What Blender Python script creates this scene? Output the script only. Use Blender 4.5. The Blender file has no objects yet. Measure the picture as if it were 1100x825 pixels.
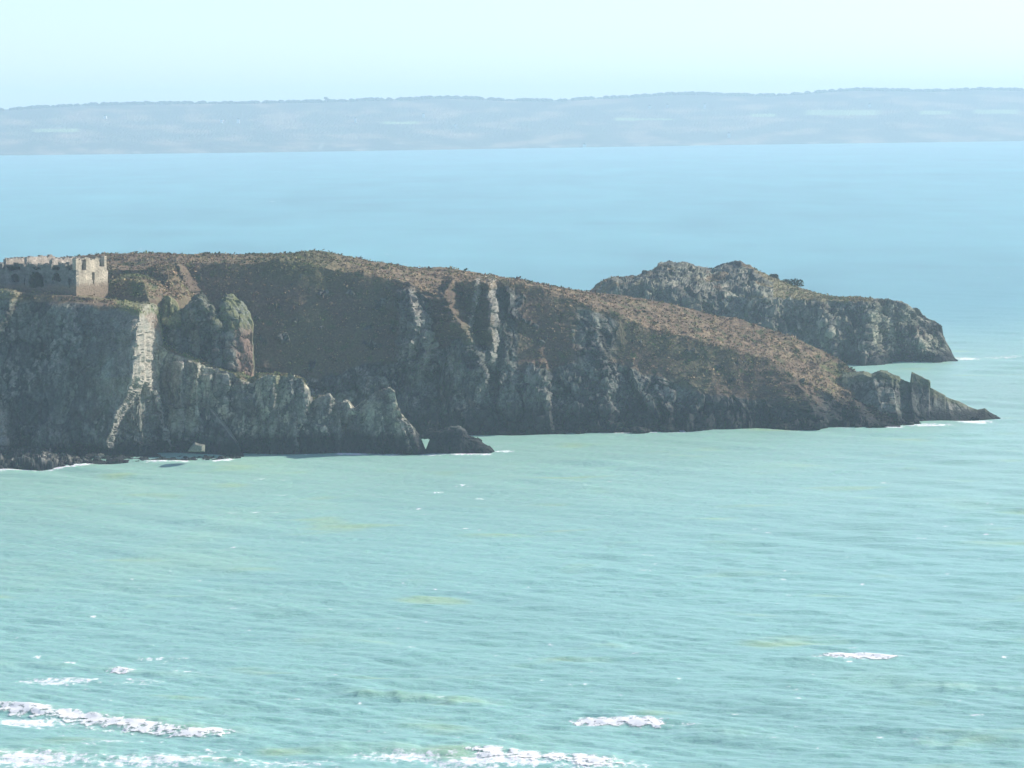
import bpy, math
import numpy as np
from math import radians, sin, cos, tan, atan

C = bpy.context.scene.collection
SC = bpy.context.scene
rng = np.random.default_rng(7)

# ----------------------------------------------------------------- camera
F, CX, CY = 4000.0, 550.0, 412.5          # focal length and centre of the 1100 x 825 photograph
YH, H, ROLL = 125.0, 70.0, radians(0.5)   # eye level, eye height in metres, slight roll
T = atan((CY - YH) / F)
CR, SR = cos(ROLL), sin(ROLL)


def ray(px, py):
    u = (np.asarray(px, float) - CX) / F
    v = (CY - np.asarray(py, float)) / F
    a = u * CR + v * SR
    b = -u * SR + v * CR
    return a, cos(T) + b * sin(T), -sin(T) + b * cos(T)


def at(px, py, Y):
    dx, dy, dz = ray(px, py)
    k = Y / dy
    return np.stack([dx * k, dy * k, H + dz * k], -1)


def water_y(px, py):
    dx, dy, dz = ray(px, py)
    return -H / dz * dy


def proj(x, y, z):
    zz = z - H
    f = y * cos(T) - zz * sin(T)
    b = (y * sin(T) + zz * cos(T)) / f
    a = x / f
    u = a * CR - b * SR
    v = a * SR + b * CR
    return CX + u * F, CY - v * F


# ----------------------------------------------------------------- noise
def _h(ix, iy, iz, seed):
    h = (ix.astype(np.uint32) * np.uint32(374761393) + iy.astype(np.uint32) * np.uint32(668265263)
         + iz.astype(np.uint32) * np.uint32(2147483647) + np.uint32((seed * 974634777) & 0xffffffff))
    h = (h ^ (h >> np.uint32(13))) * np.uint32(1274126177)
    h = (h ^ (h >> np.uint32(16))) * np.uint32(2246822519)
    return h ^ (h >> np.uint32(15))


def _r(h, k):
    h = (h ^ np.uint32((k * 0x9E3779B1) & 0xffffffff)) * np.uint32(2654435761)
    h = h ^ (h >> np.uint32(16))
    return (h & np.uint32(0xffff)).astype(np.float32) / 65535.0


from concurrent.futures import ThreadPoolExecutor
POOL = ThreadPoolExecutor(4)


def chunked(fn, p, n=24000):
    p = np.asarray(p, np.float32)
    sh = p.shape[:-1]
    q = p.reshape(-1, 3)
    if len(q) <= n:
        return fn(p)
    parts = list(POOL.map(fn, [q[k:k + n] for k in range(0, len(q), n)]))
    if isinstance(parts[0], tuple):
        return tuple(np.concatenate(x).reshape(sh) for x in zip(*parts))
    return np.concatenate(parts).reshape(sh)


def noise(p, seed=0):
    return chunked(lambda q: _noise(q, seed), p)


def _noise(p, seed=0):
    i = np.floor(p).astype(np.int64)
    f = p - i
    w = f * f * f * (f * (f * 6 - 15) + 10)
    out = 0
    for a in (0, 1):
        for b in (0, 1):
            for c in (0, 1):
                h = _h(i[..., 0] + a, i[..., 1] + b, i[..., 2] + c, seed)
                g = ((_r(h, 1) * 2 - 1) * (f[..., 0] - a) + (_r(h, 2) * 2 - 1) * (f[..., 1] - b)
                     + (_r(h, 3) * 2 - 1) * (f[..., 2] - c))
                ww = ((w[..., 0] if a else 1 - w[..., 0]) * (w[..., 1] if b else 1 - w[..., 1])
                      * (w[..., 2] if c else 1 - w[..., 2]))
                out = out + g * ww
    return out * 1.3


def fbm(p, octv=4, seed=0, gain=.5, ridged=False):
    return chunked(lambda q: _fbm(q, octv, seed, gain, ridged), p)


def _fbm(p, octv, seed, gain, ridged):
    s, a, t = 0, 1.0, 0
    for k in range(octv):
        n = _noise(p, seed + k * 17)
        s = s + a * ((1 - 2 * np.abs(n)) if ridged else n)
        t += a
        a *= gain
        p = p * 2.03 + 11.3
    return s / t


def cells(p, seed=0, tilt=1.0):
    return chunked(lambda q: _cells(q, seed, tilt), p)


def _cells(p, seed=0, tilt=1.0):
    """fractured rock: every cell is a plane of its own tilt; returns plane height, cell random, edge distance"""
    p = np.asarray(p, np.float32)
    i = np.floor(p).astype(np.int64)
    d1 = np.full(p.shape[:-1], 9., np.float32)
    d2 = d1.copy()
    pl = np.zeros_like(d1)
    rid = np.zeros_like(d1)
    for a in (-1, 0, 1):
        for b in (-1, 0, 1):
            for c in (-1, 0, 1):
                jx, jy, jz = i[..., 0] + a, i[..., 1] + b, i[..., 2] + c
                h = _h(jx, jy, jz, seed)
                dx = p[..., 0] - jx - _r(h, 1)
                dy = p[..., 1] - jy - _r(h, 2)
                dz = p[..., 2] - jz - _r(h, 3)
                d = dx * dx + dy * dy + dz * dz
                q = (_r(h, 5) - .5) + tilt * (dx * (_r(h, 6) - .5) + dy * (_r(h, 7) - .5) + dz * (_r(h, 8) - .5)) * 2
                n = d < d1
                d2 = np.where(n, d1, np.minimum(d2, d))
                pl = np.where(n, q, pl)
                rid = np.where(n, _r(h, 9), rid)
                d1 = np.where(n, d, d1)
    return pl, rid, np.sqrt(d2) - np.sqrt(d1)


def ss(a, b, x):
    t = np.clip((np.asarray(x, float) - a) / (b - a), 0, 1)
    return t * t * (3 - 2 * t)


def curve(pts, sm=0):
    xs = np.array([p[0] for p in pts], float)
    ys = np.array([p[1] for p in pts], float)
    if sm:
        return lambda x: sum(np.interp(np.asarray(x, float) + o * sm, xs, ys) for o in (-1, -.6, -.3, 0, .3, .6, 1)) / 7
    return lambda x: np.interp(x, xs, ys)


# ----------------------------------------------------------------- mesh helpers
def mesh_obj(name, V, Q, mat, parent=None, smooth=False, attrs=None, tris=None):
    me = bpy.data.meshes.new(name)
    V = np.asarray(V, np.float32)
    Q = np.asarray(Q, np.int32).reshape(-1, 4)
    nt = 0 if tris is None else len(tris)
    me.vertices.add(len(V))
    me.vertices.foreach_set('co', V.ravel())
    li = Q.ravel() if nt == 0 else np.concatenate([Q.ravel(), np.asarray(tris, np.int32).ravel()])
    me.loops.add(len(li))
    me.loops.foreach_set('vertex_index', li.astype(np.int32))
    ls = np.concatenate([np.arange(len(Q)) * 4, len(Q) * 4 + np.arange(nt) * 3]).astype(np.int32)
    me.polygons.add(len(ls))
    me.polygons.foreach_set('loop_start', ls)
    me.polygons.foreach_set('use_smooth', np.full(len(ls), smooth))
    for k, v in (attrs or {}).items():
        v = np.asarray(v, np.float32)
        if v.ndim == 1:
            at_ = me.attributes.new(k, 'FLOAT', 'POINT')
            at_.data.foreach_set('value', v)
        else:
            at_ = me.attributes.new(k, 'FLOAT_COLOR', 'POINT')
            at_.data.foreach_set('color', np.concatenate([v, np.ones((len(v), 1), np.float32)], 1).ravel())
    me.update(calc_edges=True)
    me.validate()
    me.materials.append(mat)
    o = bpy.data.objects.new(name, me)
    C.objects.link(o)
    o.parent = parent
    return o


def grid_quads(nr, nc):
    j, i = np.meshgrid(np.arange(nr - 1), np.arange(nc - 1), indexing='ij')
    a = j * nc + i
    return np.stack([a, a + 1, a + nc + 1, a + nc], -1).reshape(-1, 4)


def tag(o, label=None, cat=None, group=None, kind=None):
    if label: o['label'] = label
    if cat: o['category'] = cat
    if group: o['group'] = group
    if kind: o['kind'] = kind
    return o


def empty(name, loc, label, cat, group=None):
    o = bpy.data.objects.new(name, None)
    C.objects.link(o)
    o.location = loc
    return tag(o, label, cat, group)


# ----------------------------------------------------------------- materials
def new_mat(name):
    m = bpy.data.materials.new(name)
    m.use_nodes = True
    nt = m.node_tree
    b = nt.nodes['Principled BSDF']
    return m, nt, b


def N(nt, typ, **kw):
    n = nt.nodes.new(typ)
    for k, v in kw.items():
        if k in n.inputs:
            n.inputs[k].default_value = v
        else:
            setattr(n, k, v)
    return n


def L(nt, a, ao, b, bi):
    nt.links.new(a.outputs[ao], b.inputs[bi])


def rock_material(name, fine=3.0, amt=.5, bump=.5, bdist=.15, rough=.95, stretch=(1, 1, 1)):
    m, nt, b = new_mat(name)
    at_ = N(nt, 'ShaderNodeAttribute', attribute_name='albedo')
    tc = N(nt, 'ShaderNodeTexCoord')
    mp = N(nt, 'ShaderNodeMapping')
    mp.inputs['Scale'].default_value = stretch
    L(nt, tc, 'Object', mp, 'Vector')
    n1 = N(nt, 'ShaderNodeTexNoise', Scale=fine, Detail=5.0, Roughness=.65)
    L(nt, mp, 'Vector', n1, 'Vector')
    mr = N(nt, 'ShaderNodeMapRange')
    mr.inputs['From Min'].default_value = .25
    mr.inputs['From Max'].default_value = .75
    mr.inputs['To Min'].default_value = 1 - amt
    mr.inputs['To Max'].default_value = 1 + amt
    L(nt, n1, 'Fac', mr, 'Value')
    mx = N(nt, 'ShaderNodeVectorMath', operation='SCALE')
    L(nt, at_, 'Color', mx, 0)
    L(nt, mr, 'Result', mx, 'Scale')
    L(nt, mx, 'Vector', b, 'Base Color')
    b.inputs['Roughness'].default_value = rough
    b.inputs['Specular IOR Level'].default_value = .15
    bp = N(nt, 'ShaderNodeBump', Strength=bump, Distance=bdist)
    n2 = N(nt, 'ShaderNodeTexNoise', Scale=fine * .7, Detail=6.0, Roughness=.7)
    L(nt, mp, 'Vector', n2, 'Vector')
    L(nt, n2, 'Fac', bp, 'Height')
    L(nt, bp, 'Normal', b, 'Normal')
    return m


M_LAND = rock_material('cliff rock and heath', 2.2, .45, .7, .3)
M_BOULDER = rock_material('boulder rock', 3.0, .5, .8, .2)
M_STONE = rock_material('fort masonry', 2.6, .35, .6, .1)
M_FAR = rock_material('far woods and fields', .012, .10, .1, 1.0)
M_BUSH = rock_material('gorse leaves', 4.0, .4, .2, .05)
M_WHITE = rock_material('whitewash', 1.0, .08, .05, .02)

ROCK = np.array([.070, .075, .073])
PALE = np.array([.36, .34, .29])
LICH = np.array([.165, .175, .145])
EARTH = np.array([.118, .086, .062])
HEATH = np.array([.150, .108, .074])
DRY = np.array([.235, .180, .112])
GRASS = np.array([.115, .122, .058])
GORSE = np.array([.070, .085, .038])
WET = np.array([.022, .024, .026])


def mix(a, b, w):
    w = np.clip(w, 0, 1)[..., None]
    return a * (1 - w) + b * w


# ----------------------------------------------------------------- relief builder
SUN_FACET = None
TUFTS = []


def spur_offset(spurs, PX, PY):
    global SUN_FACET
    off = np.zeros_like(PX)
    SUN_FACET = np.zeros_like(PX)
    FULL = (PX, PY)
    for s in spurs:
        ys = np.array([p[0] for p in s['path']], float)
        xs = np.array([p[1] for p in s['path']], float)
        am = np.array([p[2] for p in s['path']], float)
        wr = np.array([p[3] for p in s['path']], float)
        wl = s.get('wl', 30.0)
        sd = s['path'][0][1]
        sel = (FULL[0] > xs.min() - wl - 25) & (FULL[0] < xs.max() + wr.max() * 1.6 + 25) & (FULL[1] > ys[0] - 20) & (FULL[1] < ys[-1] + s.get('f1', 8) + 2)
        if not sel.any():
            continue
        PX, PY = FULL[0][sel], FULL[1][sel]
        jit = fbm(np.stack([PY * .09, PX * .02, PY * 0 + sd], -1), 4, 5, .6) * s.get('jit', 5)
        d = PX - np.interp(PY, ys, xs) - jit
        a = np.interp(PY, ys, am) * np.clip(.95 + s.get('amn', .9) * fbm(np.stack([PY * .11, PX * .03, PY * 0 + sd + 7], -1), 3, 6), .3, 1.5)
        a = a * ss(ys[0] - s.get('f0', 8), ys[0], PY) * (1 - ss(ys[-1], ys[-1] + s.get('f1', 8), PY))
        w = np.interp(PY, ys, wr) * np.clip(1 + s.get('wn', .8) * fbm(np.stack([PY * .15, PX * 0, PY * 0 + sd + 19], -1), 3, 8), .5, 1.5)
        left = np.clip(1 + d / wl, 0, 1) ** 1.3
        right = 1 - np.clip(d / w, 0, 1)
        off[sel] -= a * np.where(d < 0, left, right)
        SUN_FACET[sel] = np.maximum(SUN_FACET[sel], s.get('pale', 0) * ss(-2, 0, d) * (1 - ss(w - 1, w + 2, d)) * np.clip(a / np.maximum(1, np.interp(PY, ys, am)), 0, 1))  # sunlight on right-hand spur faces, put into the colour as a pale tint
    return off


def relief(name, x0, x1, yw, yb, ys, dbase, run, toprun, backrun, paint, rockiness, spurs=(), step=1.3, rstep=1.25,
           bulge=0.0, bf=.7, edge=.55, ridge=1.0, flute=0.0, hmin=.12, zfloor=-2.0, seed=0, crag=1.6, sub=.5, top_amp=.35, cut=None, kind='structure', mat=None, hscale=1.0, tuft=0):
    """a lofted piece of land: foot line, brow line and skyline, with a top and a back slope"""
    px = np.arange(x0, x1 + .01, step)
    nc = len(px)
    YW, YB, YS = yw(px), yb(px), ys(px)
    YB = np.maximum(YB, YS + .6)
    YW = np.maximum(YW, YB + .6)
    D0 = dbase(px)
    R, TR = run(px), toprun(px)
    nr1 = int(max(20, np.max(YW - YB) / rstep))
    nr2 = int(max(10, np.max(YB - YS) / .9))
    nb = 26
    t = np.linspace(0, 1, nr1)[:, None]
    PY1 = YW + (YB - YW) * t
    g = t + bulge * np.sin(t * math.pi)
    DD1 = D0 + R * g
    s = np.linspace(0, 1, nr2 + 1)[1:, None]
    PY2 = YB + (YS - YB) * s
    DD2 = D0 + R + TR * s
    PY = np.concatenate([PY1, PY2])
    DD = np.concatenate([DD1, DD2])
    PX = np.broadcast_to(px, PY.shape).copy()
    fade = np.concatenate([np.ones_like(PY1), np.broadcast_to((1 - s) ** 1.0, PY2.shape)])
    off = spur_offset(spurs, PX, PY) * fade
    sun_tint = np.concatenate([SUN_FACET[:1], SUN_FACET[:1], SUN_FACET, np.repeat(SUN_FACET[-1:], nb, 0)])
    P = at(PX, PY, DD + off)
    # foot goes down below the water, back goes away behind
    foot = np.stack([P[0] + np.array([0, -.3 * k, 0]) for k in (2, 1)])
    foot[0, :, 2] = np.minimum(zfloor, P[0, :, 2] - .5) if zfloor > -50 else P[0, :, 2] - 3
    foot[1, :, 2] = (foot[0, :, 2] + P[0, :, 2]) * .5
    sb = np.linspace(0, 1, nb + 1)[1:, None]
    top = P[-1][None]
    back = np.repeat(top, nb, 0)
    back[..., 1] += sb * backrun
    zf = foot[0, :, 2][None]
    back[..., 2] = top[..., 2] - (top[..., 2] - zf) * sb ** 1.15
    tt = np.concatenate([np.zeros((2, nc)), np.broadcast_to(t, (nr1, nc)), np.broadcast_to(1 + s, (nr2, nc)),
                         np.broadcast_to(2 + sb, (nb, nc))])
    A = np.concatenate([foot, P, back])
    PXf = np.broadcast_to(px, tt.shape)
    PYf = np.concatenate([PY[:1], PY[:1], PY, np.repeat(PY[-1:], nb, 0)])
    # normals
    du = np.gradient(A, axis=1)
    dv = np.gradient(A, axis=0)
    n = np.cross(du, dv)
    n /= np.linalg.norm(n, axis=-1, keepdims=True) + 1e-9
    # damp displacement where the piece thins out
    hgt = np.clip((YW - YS) / 60.0, hmin, 1)[None]
    rock = rockiness(PXf, PYf, tt, A)
    q = A * np.array([1, 1, .45])
    warp = np.stack([fbm(A * .12, 3, seed + 1), fbm(A * .12 + 40, 3, seed + 2), fbm(A * .12 + 80, 3, seed + 3)], -1)
    c1, id1, e1 = cells(q / 5.2 + warp * .7, seed + 4, 1.0)
    c2, id2, e2 = cells(A * np.array([1, 1, .55]) / 1.7 + warp * .9, seed + 5, 1.0)
    disp = rock * hgt * (crag * (c1 * .8 + .45 * ridge * fbm(A * np.array([.30, .30, .12]), 4, seed + 8, ridged=True))
                         + sub * (c2 * .8 + .55 * ridge * fbm(A * np.array([1.0, 1.0, .45]), 3, seed + 15, ridged=True))
                         - .10 * crag * (1 - ss(0, .08, e1)) - .12 * sub * (1 - ss(0, .1, e2)))
    disp -= rock * hgt * (crag * .12 + sub * .1)
    if flute:
        disp += rock * hgt * flute * (fbm(A * np.array([1.1, 1.1, .06]), 4, seed + 41, .6) + .6 * cells(A * np.array([.8, .8, .12]), seed + 43)[0])
    disp *= 1 - bf * ss(.82, .98, tt)
    soft = 1 - rock
    disp += soft * (fbm(A * .07, 3, seed + 9) * 1.6 * hgt + top_amp * (fbm(A * .38, 5, seed + 11, .62) + .5 * fbm(A * .11, 3, seed + 21)) * hscale * (.45 + .9 * ss(.9, 1.05, tt))
                    + .5 * top_amp * np.maximum(0, fbm(A * 1.3, 2, seed + 12)) * (.3 + .9 * ss(.9, 1.05, tt)))
    disp *= np.where(tt > 2, .6, 1)
    disp *= 1 - edge * np.exp(-((tt - 2) / .25) ** 2)
    A = A + n * disp[..., None]
    # slope after displacement
    du = np.gradient(A, axis=1)
    dv = np.gradient(A, axis=0)
    n2 = np.cross(du, dv)
    n2 /= np.linalg.norm(n2, axis=-1, keepdims=True) + 1e-9
    col = paint(PXf, PYf, tt, A, rock, n2, (id1, e1, id2, e2))
    if sun_tint.max() > 0:
        col = mix(col, PALE[None, None] * (1 + .8 * fbm(A * np.array([1.1, 1.1, .3]), 3, seed + 31)[..., None]), sun_tint * ss(-.3, .1, fbm(A * .9, 3, seed + 32)))
    if tuft:
        vis = (tt > .96) & (tt < 2.03) & (rock < .45)
        TUFTS.append((A[vis], col[vis], n2[vis], tuft))
        vis = (tt > .22) & (tt <= .96) & (rock < .3)
        if vis.sum() > 500:
            TUFTS.append((A[vis], col[vis] * 1.35, n2[vis], int(tuft * .6)))
    Q = grid_quads(len(A), nc)
    if cut is not None:
        cxy = A.reshape(-1, 3)[Q].mean(1)
        u, v = proj(cxy[:, 0], cxy[:, 1], cxy[:, 2])
        Q = Q[~cut(u, v)]
    o = mesh_obj(name, A.reshape(-1, 3), Q, mat or M_LAND, attrs={'albedo': np.clip(col, .01, .8).reshape(-1, 3)})
    if kind:
        o['kind'] = kind
    return o


def wet_band(col, A, z0=2.2, z1=4.6, amp=1.2):
    w = 1 - ss(z0, z1, A[..., 2] + amp * fbm(A * .22, 3, 71))
    return mix(col, WET, w * .93)


def rock_col(A, ids, seed):
    id1, e1, id2, e2 = ids
    v = fbm(A * np.array([.35, .35, .12]), 4, seed)
    c = mix(ROCK[None, None], LICH[None, None], ss(-.2, .45, v + (id1 - .5) * .7))
    c = mix(c, np.array([.070, .060, .050])[None, None], ss(.0, .45, fbm(A * .16 + 9, 4, seed + 3)))
    c = c * (.85 + .3 * id2[..., None]) * (1 + .5 * fbm(A * 1.1, 3, seed + 7)[..., None])
    # pale broken faces in patches
    _, id3, e3 = cells(A * np.array([1.0, 1.0, .7]) / .95 + fbm(A * .7, 3, seed + 12)[..., None] * .8, seed + 11)
    gate = ss(-.12, .22, fbm(A * np.array([.16, .16, .13]), 4, seed + 9))
    c = mix(c, PALE[None, None] * .85, ss(.55, .75, id3) * gate * .75)
    c = mix(c, PALE[None, None] * .85, ss(.35, .6, fbm(A * .5 + 4, 4, seed + 5)) * .4)
    # joints and cracks
    jn = np.abs(fbm(A * np.array([.42, .42, .07]), 4, seed + 14))
    bc = A[..., 2] * .50 + A[..., 0] * .26
    bd = np.abs(fbm(np.stack([A[..., 0] * .06, A[..., 1] * .06, bc + 60], -1), 4, seed + 16))
    dark = np.maximum(np.maximum(1 - ss(.0, .06, e1), .9 * (1 - ss(.0, .045, jn))), .7 * (1 - ss(0, .05, bd)))
    dark = np.maximum(dark, .6 * (1 - ss(0, .09, e2)))
    return c * (1 - .62 * dark * ss(-.35, .1, v + .15))[..., None]


def heath_col(A, seed, green=0.0):
    a = fbm(A * .08, 4, seed)
    b = fbm(A * .45, 5, seed + 1, .65)
    c = mix(HEATH[None, None], DRY[None, None], ss(-.2, .35, b + .5 * a))
    c = mix(c, GRASS[None, None], ss(.02, .4, a + .5 * b - .10 + green))
    c = mix(c, np.array([.085, .065, .05])[None, None], ss(.08, .35, fbm(A * .24 + 31, 5, seed + 4, .6)) * .8)
    c = mix(c, GORSE[None, None], ss(.12, .36, fbm(A * .30 + 7, 4, seed + 2) + green * .15) * .85)
    return c * (1 + .55 * fbm(A * 1.7, 3, seed + 6)[..., None])


# ----------------------------------------------------------------- main headland
S_main = curve([(-260, 296), (-60, 288), (0, 284), (40, 279), (80, 276), (110, 273), (150, 272), (220, 272), (262, 274), (300, 272),
                (330, 270), (350, 271), (375, 276), (400, 281), (440, 286), (480, 288), (520, 295), (560, 302), (600, 309), (640, 314),
                (700, 322), (750, 334), (800, 345), (850, 361), (880, 375), (905, 388), (922, 402), (934, 420), (948, 440), (958, 452), (968, 457)])
B_main = curve([(-260, 304), (0, 296), (110, 290), (190, 284), (225, 283), (272, 283), (300, 280), (340, 284), (370, 293), (410, 297), (440, 305),
                (462, 313), (476, 316), (486, 302), (510, 304), (530, 303), (545, 303), (580, 310), (612, 319), (650, 334), (700, 352), (750, 365), (790, 376),
                (825, 386), (850, 400), (870, 412), (890, 424), (905, 436), (922, 444), (940, 452), (958, 456), (968, 458)])
W_main = curve([(-260, 476), (200, 474), (455, 469), (530, 467), (640, 464), (740, 462), (840, 460), (920, 458.5), (968, 458)])


def paint_main(px, py, t, A, rock, n, ids):
    rc = rock_col(A, ids, 31)
    hc = heath_col(A, 41)
    slope = mix(EARTH[None, None], np.array([.112, .100, .062])[None, None], ss(-.15, .3, fbm(A * .08, 4, 51)))
    slope = mix(slope, GORSE[None, None], ss(.15, .45, fbm(A * .4, 3, 52)))
    soft = mix(slope, hc, ss(.93, 1.0, t + .05 * fbm(A * .3, 3, 53)))
    grn = np.exp(-((px - 320) / 55) ** 2) * ss(.80, .97, t)
    soft = mix(soft, GRASS[None, None] * .8, grn * .7)
    c = mix(soft, rc, ss(.35, .65, rock))
    return wet_band(c, A, 3.5, 8.0, 2.6)


def rock_main(px, py, t, A):
    n = fbm(A * np.array([.06, .06, .05]), 4, 61)
    lo = 1 - ss(.28, .48, t + n * .35 - .18 * np.exp(-((px - 480) / 80) ** 2) - .15 * np.exp(-((px - 660) / 60) ** 2))
    # craggy buttresses reaching the brow
    hi = np.exp(-((px - 540) / 18) ** 2) + np.exp(-((px - 445) / 22) ** 2) * .9 + np.exp(-((px - 640) / 30) ** 2) * .8 + ss(860, 905, px)
    hi = hi * ss(-.35, .1, n + .1) * (1 - ss(.93, 1.0, t))
    w = np.clip(np.maximum(lo, hi), 0, 1)
    w = np.maximum(w, ss(915, 940, px) * (1 - ss(1.4, 1.8, t)))
    out = ss(.22, .34, fbm(A * .28, 3, 66)) * (t < .93) * .9          # small outcrops in the earth slope
    return np.where(t > 1.02, w * (1 - ss(1.0, 1.25, t)) * .6, np.maximum(w, out))


main_spurs = [
    dict(path=[(300, 470, 6, 16), (318, 478, 9, 16), (345, 492, 9, 11), (378, 511, 6, 8), (405, 522, 3, 7)], wl=70, jit=6, f0=14, f1=25),
    dict(path=[(318, 440, 3, 8), (345, 450, 7, 12), (375, 458, 7, 12), (395, 450, 4, 9)], wl=40, jit=7, f0=14, f1=14, pale=.5),
    dict(path=[(325, 443, 3, 4), (350, 445, 5, 5), (385, 439, 4, 5)], wl=14, jit=6, f1=14, pale=.6),
    dict(path=[(303, 513, 4, 4), (325, 510, 4, 5), (352, 503, 3, 4)], wl=18, jit=8, f1=12, pale=.8),
    dict(path=[(303, 524, 6, 9), (340, 527, 7, 7), (375, 529, 4, 4)], wl=18, jit=8, f1=30, pale=.5),
    dict(path=[(312, 630, 1, 8), (350, 640, 3, 12), (400, 650, 3, 12), (455, 655, 3, 14)], wl=70, jit=8, f0=20, f1=20),
    dict(path=[(378, 580, 1, 8), (420, 585, 4, 10), (460, 590, 4, 10)], wl=50, jit=8, f0=20, f1=20),
    dict(path=[(380, 760, .5, 8), (420, 770, 1.5, 14), (455, 775, 1.5, 14)], wl=70, jit=8, f0=20, f1=20),
    dict(path=[(400, 850, 2, 8), (430, 868, 4, 12), (458, 880, 4, 12)], wl=60, jit=8, f0=10, f1=20),
    dict(path=[(415, 905, 2, 6), (430, 918, 4, 9), (458, 935, 4, 10)], wl=30, jit=6, f0=14, f1=20),
    dict(path=[(288, 192, 5, 8), (300, 196, 7, 10), (318, 204, 7, 12)], wl=40, jit=6, f0=8, f1=16),
]
relief('headland', -260, 968, W_main, B_main, S_main,
       lambda x: water_y(x, W_main(x)), curve([(-260, 17), (300, 17), (600, 15), (800, 13), (900, 10), (968, 3)]),
       curve([(-260, 45), (100, 45), (340, 40), (480, 40), (640, 34), (800, 32), (900, 20), (950, 6), (968, 2)]), 60,
       paint_main, rock_main, main_spurs, bulge=-.05, bf=.45, seed=100, tuft=8000, crag=1.8, sub=.8, top_amp=.75, step=1.15)

# ----------------------------------------------------------------- fort cliff (left)
S_B = curve([(-260, 298), (0, 303), (40, 303), (82, 302.5), (96, 301), (112, 300.5), (122, 306), (140, 316), (150, 319), (166, 320), (171, 328), (174, 350), (177, 373), (188, 389), (200, 402.5), (215, 420.5),
             (232, 440.5), (247, 461), (256, 475.5), (259, 486), (262, 490)])
B_B = curve([(-260, 304), (-20, 311), (10, 314), (30, 316.5), (90, 319), (120, 325), (142, 330), (152, 331), (163, 328), (168, 330), (172, 345), (177, 377), (188, 394), (200, 408),
             (215, 426), (232, 446), (247, 466), (256, 479), (260, 488), (262, 491)])
W_B = curve([(-260, 498), (0, 493), (60, 492), (110, 490), (170, 490), (255, 491), (262, 491.5)])


def paint_B(px, py, t, A, rock, n, ids):
    rc = rock_col(A, ids, 131)
    streak = fbm(A * np.array([1.2, 1.2, .10]), 4, 133)
    rc = mix(rc, rc * .62, ss(.0, .4, streak))
    rc = mix(rc, PALE[None, None] * np.array([.75, .72, .66]) * (1 + .8 * streak[..., None]), ss(70, 152, px + 14 * fbm(A * .12, 3, 136)) * (1 - ss(410, 470, py)) * (px < 172) * .6)  # painted glow: face grows paler towards the sunlit strip
    lit = np.exp(-((px - 155) / 14) ** 2) * (1 - ss(408, 432, py)) * ss(338, 350, py)
    rc = mix(rc, PALE[None, None] * np.array([.92, .88, .80]) * (1 + .9 * streak[..., None]), lit * .9)  # sunlit strip painted in as paler rock
    rc = mix(rc, LICH[None, None] * 1.35, ss(.05, .35, fbm(A * np.array([.38, .38, .26]), 5, 134)) * ss(40, 120, px) * .95)
    red = ss(150, 154, px) * (1 - ss(-3, 3, py - 336 - (px - 152) * 1.15)) * ss(326, 330, py)
    rc = mix(rc, np.array([.27, .185, .13])[None, None] * (1 + .6 * streak[..., None]), red * .85)
    rc = mix(rc, PALE[None, None], np.exp(-((px - 0) / 9) ** 2) * ss(430, 445, py) * .8)  # sunlit ridge at the left, painted pale
    hc = heath_col(A, 141, .08)
    hc = mix(hc, GRASS[None, None] * 1.5, ss(118, 135, px) * .75)
    c = mix(hc, rc, ss(.3, .6, rock))
    c = mix(c, PALE[None, None] * .75, ss(176, 186, px) * ss(.92, 1.0, t + .05 * fbm(A * .5, 3, 160)) * .95)  # sunlight along the descending ridge edge, painted as pale rock
    g = ss(.9, 1.0, t) * np.exp(-((px - 2) / 16) ** 2)
    c = mix(c, np.array([.22, .24, .15])[None, None], g * .7)
    return wet_band(c, A, 1.5, 4.5, 1.5)


def rock_B(px, py, t, A):
    r = 1 - ss(.90, 1.0, t + .05 * fbm(A * .3, 3, 150))
    return np.where(px > 176, np.maximum(r, .9), r)


B_spurs = [
    dict(path=[(331, 152, 9, 15), (360, 147, 12, 18), (405, 143, 13, 20), (425, 137, 9, 12), (450, 125, 6, 7), (475, 115, 4, 7)], wl=120, jit=1.6, amn=.06, wn=.25, pale=.6, f0=10, f1=10),
    dict(path=[(410, 160, 3, 4), (430, 168, 3, 4), (455, 172, 2.5, 4), (480, 183, 2, 4)], wl=14, jit=9, f1=8, pale=.8),
    dict(path=[(440, 127, 2.5, 5), (465, 120, 2.5, 5)], wl=9, jit=8, pale=.7),
    dict(path=[(375, 195, 1, 3), (410, 198, 2, 3), (445, 185, 2, 3)], wl=9, jit=9, pale=.7),
    dict(path=[(316, 14, 4, 9), (335, 8, 4, 10), (352, -2, 3, 8)], wl=30, jit=4, f1=14),
    dict(path=[(428, -8, 4, 5), (450, 2, 6, 7), (470, 5, 7, 8), (500, 10, 7, 9)], wl=60, jit=4, f0=16),
]
relief('fort_cliff', -260, 262, W_B, B_B, S_B, lambda x: water_y(x, W_B(x)) + np.interp(x, [-260, 100, 150, 175, 225, 262], [0, -3, -2, 6, 5, 2]),
       curve([(-260, 14), (100, 12), (165, 12), (180, 9), (255, 2), (262, 1)]),
       curve([(-260, 44), (112, 40), (130, 30), (160, 22), (172, 6), (180, 4), (250, 3.5), (262, 1)]), 26,
       paint_B, rock_B, B_spurs, bulge=-.02, bf=.75, seed=200, tuft=2200, ridge=.4, flute=.75, crag=.5, sub=.28, top_amp=.35, step=1.05, rstep=1.1)

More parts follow.
